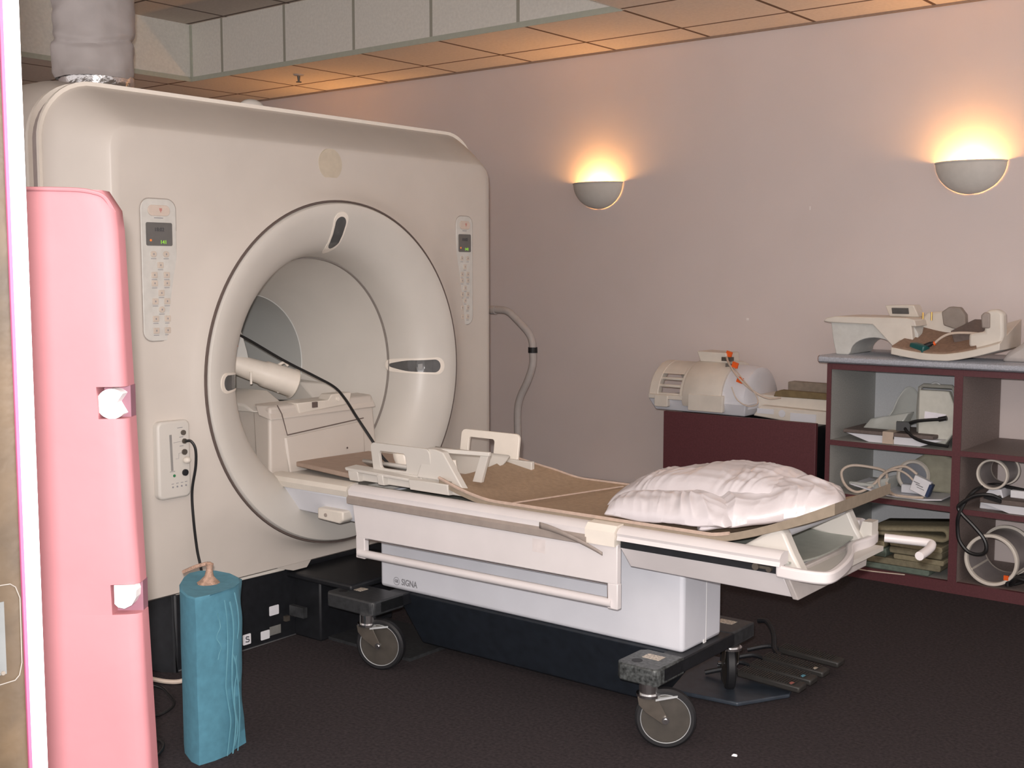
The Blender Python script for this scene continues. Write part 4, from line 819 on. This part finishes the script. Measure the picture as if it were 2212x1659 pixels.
ct = Thing('glassy_tray', 'clear shallow tray holding the coil on the middle left shelf', 'tray', (-1.98, 5.4, .388))
ct.part('tray', MB().prism([(-2.23, .425), (-2.05, .390), (-1.88, .390), (-1.80, .400), (-1.80, .406), (-1.885, .397), (-2.045, .397), (-2.225, .431)], 'y', 5.285, 5.50), COOLW, bevel=.002)
ct.part('side_wing', MB().box((-2.24, 5.30, .424), (-2.12, 5.32, .436)).hexa([(-2.23, 5.33, .41), (-2.08, 5.33, .40), (-2.08, 5.48, .40), (-2.20, 5.48, .41), (-2.22, 5.33, .42), (-2.06, 5.33, .47), (-2.06, 5.48, .47), (-2.18, 5.48, .43)]), CLEARP)
cn = Thing('cable_connector', 'white cable connector with printed panel leaning on the coil, middle left shelf', 'connector', (-1.89, 5.33, .40))
cn.part('housing', MB().box((-1.945, 5.30, .415), (-1.865, 5.33, .490), ry=.35), PAPER, bevel=.004)
cn.part('blue_edge', MB().box((-1.872, 5.298, .405), (-1.858, 5.332, .465), ry=.35), mat('navy_edge', (.03, .05, .12)))
cn.part('printed_lines', MB().box((-1.935, 5.2985, .465), (-1.905, 5.2995, .469), ry=.35).box((-1.925, 5.2985, .452), (-1.89, 5.2995, .456), ry=.35).box((-1.92, 5.2985, .440), (-1.885, 5.2995, .443), ry=.35), INK)
solo('cream_cable_loop', 'cream cable in loose loops on the middle left shelf', 'cable',
     MB().tube([(-1.93, 5.33, .50), (-1.99, 5.33, .53), (-2.07, 5.33, .50), (-2.13, 5.31, .43), (-2.19, 5.28, .395), (-2.25, 5.28, .42), (-2.275, 5.29, .48), (-2.24, 5.32, .51), (-2.16, 5.36, .505), (-2.09, 5.36, .49), (-2.07, 5.33, .44), (-2.03, 5.29, .405), (-1.96, 5.28, .40), (-1.88, 5.28, .405)], .0065)
     .tube([(-1.92, 5.32, .45), (-1.98, 5.32, .50), (-2.04, 5.32, .51), (-2.10, 5.32, .47), (-2.08, 5.29, .42), (-2.0, 5.275, .40)], .005), CREAMC, (-2.05, 5.32, .388), smooth=True)
# bottom-left shelf: folded foam sheets
FO = [mat('foam_olive', (.20, .18, .12), rough=.95, var=.15, scale=60), mat('foam_green', (.13, .17, .14), rough=.95, var=.15, scale=60), mat('foam_khaki', (.26, .23, .15), rough=.95, var=.15, scale=60)]
def sheet(label, x0, x1, z, th, mt, y0=5.26, y1=5.60, skew=0.):
    solo('foam_sheet', label, 'foam sheet', MB().prism([(x0, z), (x1, z+skew), (x1+.004, z+skew+th*.5), (x1, z+skew+th), (x0, z+th), (x0-.004, z+th*.5)], 'y', y0, y1), mt, ((x0+x1)/2, (y0+y1)/2, z), group='foam sheets on the bottom left shelf', bevel=.004)
sheet('greenish foam sheet lying lowest on the bottom left shelf', -2.28, -1.84, .052, .026, FO[1])
sheet('dark olive foam sheet, second from the bottom on the bottom left shelf', -2.27, -1.79, .079, .030, FO[0])
sheet('khaki foam sheet, lowest at the right of the bottom left stack', -2.0, -1.775, .110, .024, FO[2], skew=-.002)
sheet('olive foam sheet above the lowest khaki one, right of the bottom left stack', -2.02, -1.785, .136, .030, FO[0])
sheet('khaki foam sheet right under the folded loop in the bottom left compartment', -2.02, -1.785, .168, .028, FO[2], skew=-.004)
sheet('green foam sheet at the left of the bottom left stack', -2.28, -2.04, .110, .040, FO[1])
sheet('khaki foam sheet topmost at the left of the bottom left stack', -2.28, -2.05, .152, .030, FO[2])
def hair(u, v):
    s = u
    if s < .45: x, z = -2.14+.35*s/.45, .206+.006*s/.45
    elif s < .55: a = pi*(s-.45)/.1; x, z = -1.79+.030*sin(a), .243-.031*cos(a)
    else: q = (s-.55)/.45; x, z = -1.79-.35*q, .274-.042*q
    return (x, 5.28+.28*v, z)
solo('folded_foam', 'khaki foam sheet folded into a hairpin loop on top of the bottom left stack', 'foam sheet', MB().grid(hair, 60, 4), FO[2], (-1.95, 5.4, .2), solid=.013, smooth=True)
solo('white_wedge', 'small white plastic wedge high at the back of the bottom left compartment', 'wedge', MB().prism([(-2.00, .365), (-1.985, .33), (-1.86, .355), (-1.86, .365)], 'y', 5.40, 5.55), COOLW, (-1.95, 5.45, .33))
solo('pale_rod', 'thin pale rod on the plinth edge below the foam sheets', 'rod', MB().tube([(-2.20, 5.19, .055), (-2.10, 5.20, .050), (-1.93, 5.215, .055)], .003), CREAMC, (-2.06, 5.2, .05), smooth=True)

# ---- right column
def ringcoil(name, label, cx, cz, y0, y1, ro, ri, zfloor):
    t = Thing(name, label, 'ring coil', (cx, (y0+y1)/2, zfloor))
    t.part('front_ring', MB().lathe((cx, y0, cz), (0, 1, 0), [(.002, ri), (-.004, ri+.002), (-.006, (ri+ro)/2), (-.004, ro-.002), (.002, ro), (.016, ro), (.018, ri), (.002, ri)], n=56), CREAM, smooth=True)
    t.part('back_ring', MB().lathe((cx, y1, cz), (0, 1, 0), [(0, ri), (0, ro), (.014, ro), (.014, ri), (0, ri)], n=56), CREAM, smooth=True)
    t.part('tube_wall', MB().lathe((cx, y0, cz), (0, 1, 0), [(.014, ri), (y1-y0, ri), (y1-y0, ri+.004), (.014, ri+.004)], n=56), mat('coil_former', (.34, .31, .31), rough=.4, alpha=.85), smooth=True)
    return t
rc = ringcoil('wrist_ring_coil', 'small open cream ring coil on the middle right shelf', -1.588, .541, 5.29, 5.46, .068, .057, .384)
rc.part('foot', MB().prism([(-1.640, .384), (-1.54, .384), (-1.535, .42), (-1.55, .478), (-1.575, .475), (-1.60, .475), (-1.635, .43)], 'y', 5.30, 5.44), COOLW, bevel=.004)
rc.part('foot_knob', MB().cyl((-1.555, 5.285, .445), (-1.555, 5.30, .445), .008), STEEL)
rt_ = ringcoil('large_ring_coil', 'large open cream ring coil standing on the bottom right shelf', -1.573, .167, 5.27, 5.50, .115, .099, .052)
rt_.part('rung', MB().cyl((-1.49, 5.28, .105), (-1.49, 5.50, .105), .007).cyl((-1.66, 5.28, .11), (-1.66, 5.50, .11), .007), CREAM)
rt_.part('clip', MB().box((-1.515, 5.263, .09), (-1.495, 5.272, .11)), ORANGE)
pt = Thing('padded_board', 'dark grey pad on a white wedge board, right end of the middle right shelf', 'tray', (-1.4, 5.4, .384))
pt.part('board', MB().prism([(-1.62, .420), (-1.50, .386), (-1.2, .386), (-1.2, .420)], 'y', 5.255, 5.275).box((-1.5, 5.27, .386), (-1.2, 5.48, .418)), COOLW)
pt.part('grey_pad', MB().box((-1.625, 5.25, .420), (-1.2, 5.49, .442)), GREYF, bevel=.004)
pt.part('small_box', MB().box((-1.52, 5.33, .442), (-1.44, 5.37, .475)), PAPER, bevel=.003)
solo('looped_black_cable', 'thick black cable looping over the front of the right shelves', 'cable',
     MB().tube([(-1.53, 5.24, .445), (-1.57, 5.22, .463), (-1.63, 5.21, .455), (-1.68, 5.205, .42), (-1.70, 5.205, .395), (-1.68, 5.205, .365), (-1.63, 5.205, .32), (-1.585, 5.205, .27), (-1.575, 5.205, .225), (-1.60, 5.205, .20), (-1.65, 5.205, .205), (-1.69, 5.205, .25), (-1.70, 5.205, .31), (-1.695, 5.20, .36), (-1.675, 5.215, .42), (-1.64, 5.25, .475), (-1.60, 5.36, .485), (-1.50, 5.36, .478), (-1.40, 5.34, .470)], .0085)
     .hexa([(-1.60, 5.225, .445), (-1.53, 5.225, .430), (-1.53, 5.245, .430), (-1.60, 5.245, .445), (-1.60, 5.225, .462), (-1.53, 5.225, .450), (-1.53, 5.245, .450), (-1.60, 5.245, .462)]), CABLE, (-1.63, 5.21, .4), smooth=True)
solo('coiled_black_leads', 'tangle of coiled black leads at the right of the bottom right shelf', 'cable',
     MB().tube([(-1.44+.06*cos(t*.9)*(1+.2*sin(t*2.1)), 5.30+.03*sin(t*.7), .085+.022*sin(t*1.7)) for t in range(0, 26)], .009), CABLE, (-1.44, 5.3, .052), smooth=True)

# ================================================================== light
def light(name, kind, loc, energy, col, size):
    l = bpy.data.lights.new(name, kind); l.energy = energy; l.color = col
    if kind == 'POINT': l.shadow_soft_size = size
    else: l.size = size
    o = bpy.data.objects.new(name, l); COL.objects.link(o); o.location = loc; return o
light('camera_flash', 'POINT', (-.03, .0, CAMH+.055), 410., (1., .95, .93), .02)

w = bpy.data.worlds.new('world'); SC.world = w; w.use_nodes = True
bg = w.node_tree.nodes['Background']; bg.inputs['Color'].default_value = (.95, .86, .84, 1); bg.inputs['Strength'].default_value = 1.1

cam = bpy.data.cameras.new('camera'); co = bpy.data.objects.new('camera', cam); COL.objects.link(co)
co.location = (0, 0, CAMH); co.rotation_euler = (pi/2-PIT, 0, YAW)
cam.sensor_width = 36; cam.sensor_fit = 'HORIZONTAL'; cam.lens = 2563.8/2212*36; cam.clip_start = .02
SC.camera = co
SC.view_settings.view_transform = 'Standard'; SC.view_settings.look = 'None'
SC.view_settings.exposure = 0.; SC.view_settings.gamma = 1.; SC.view_settings.use_curve_mapping = False
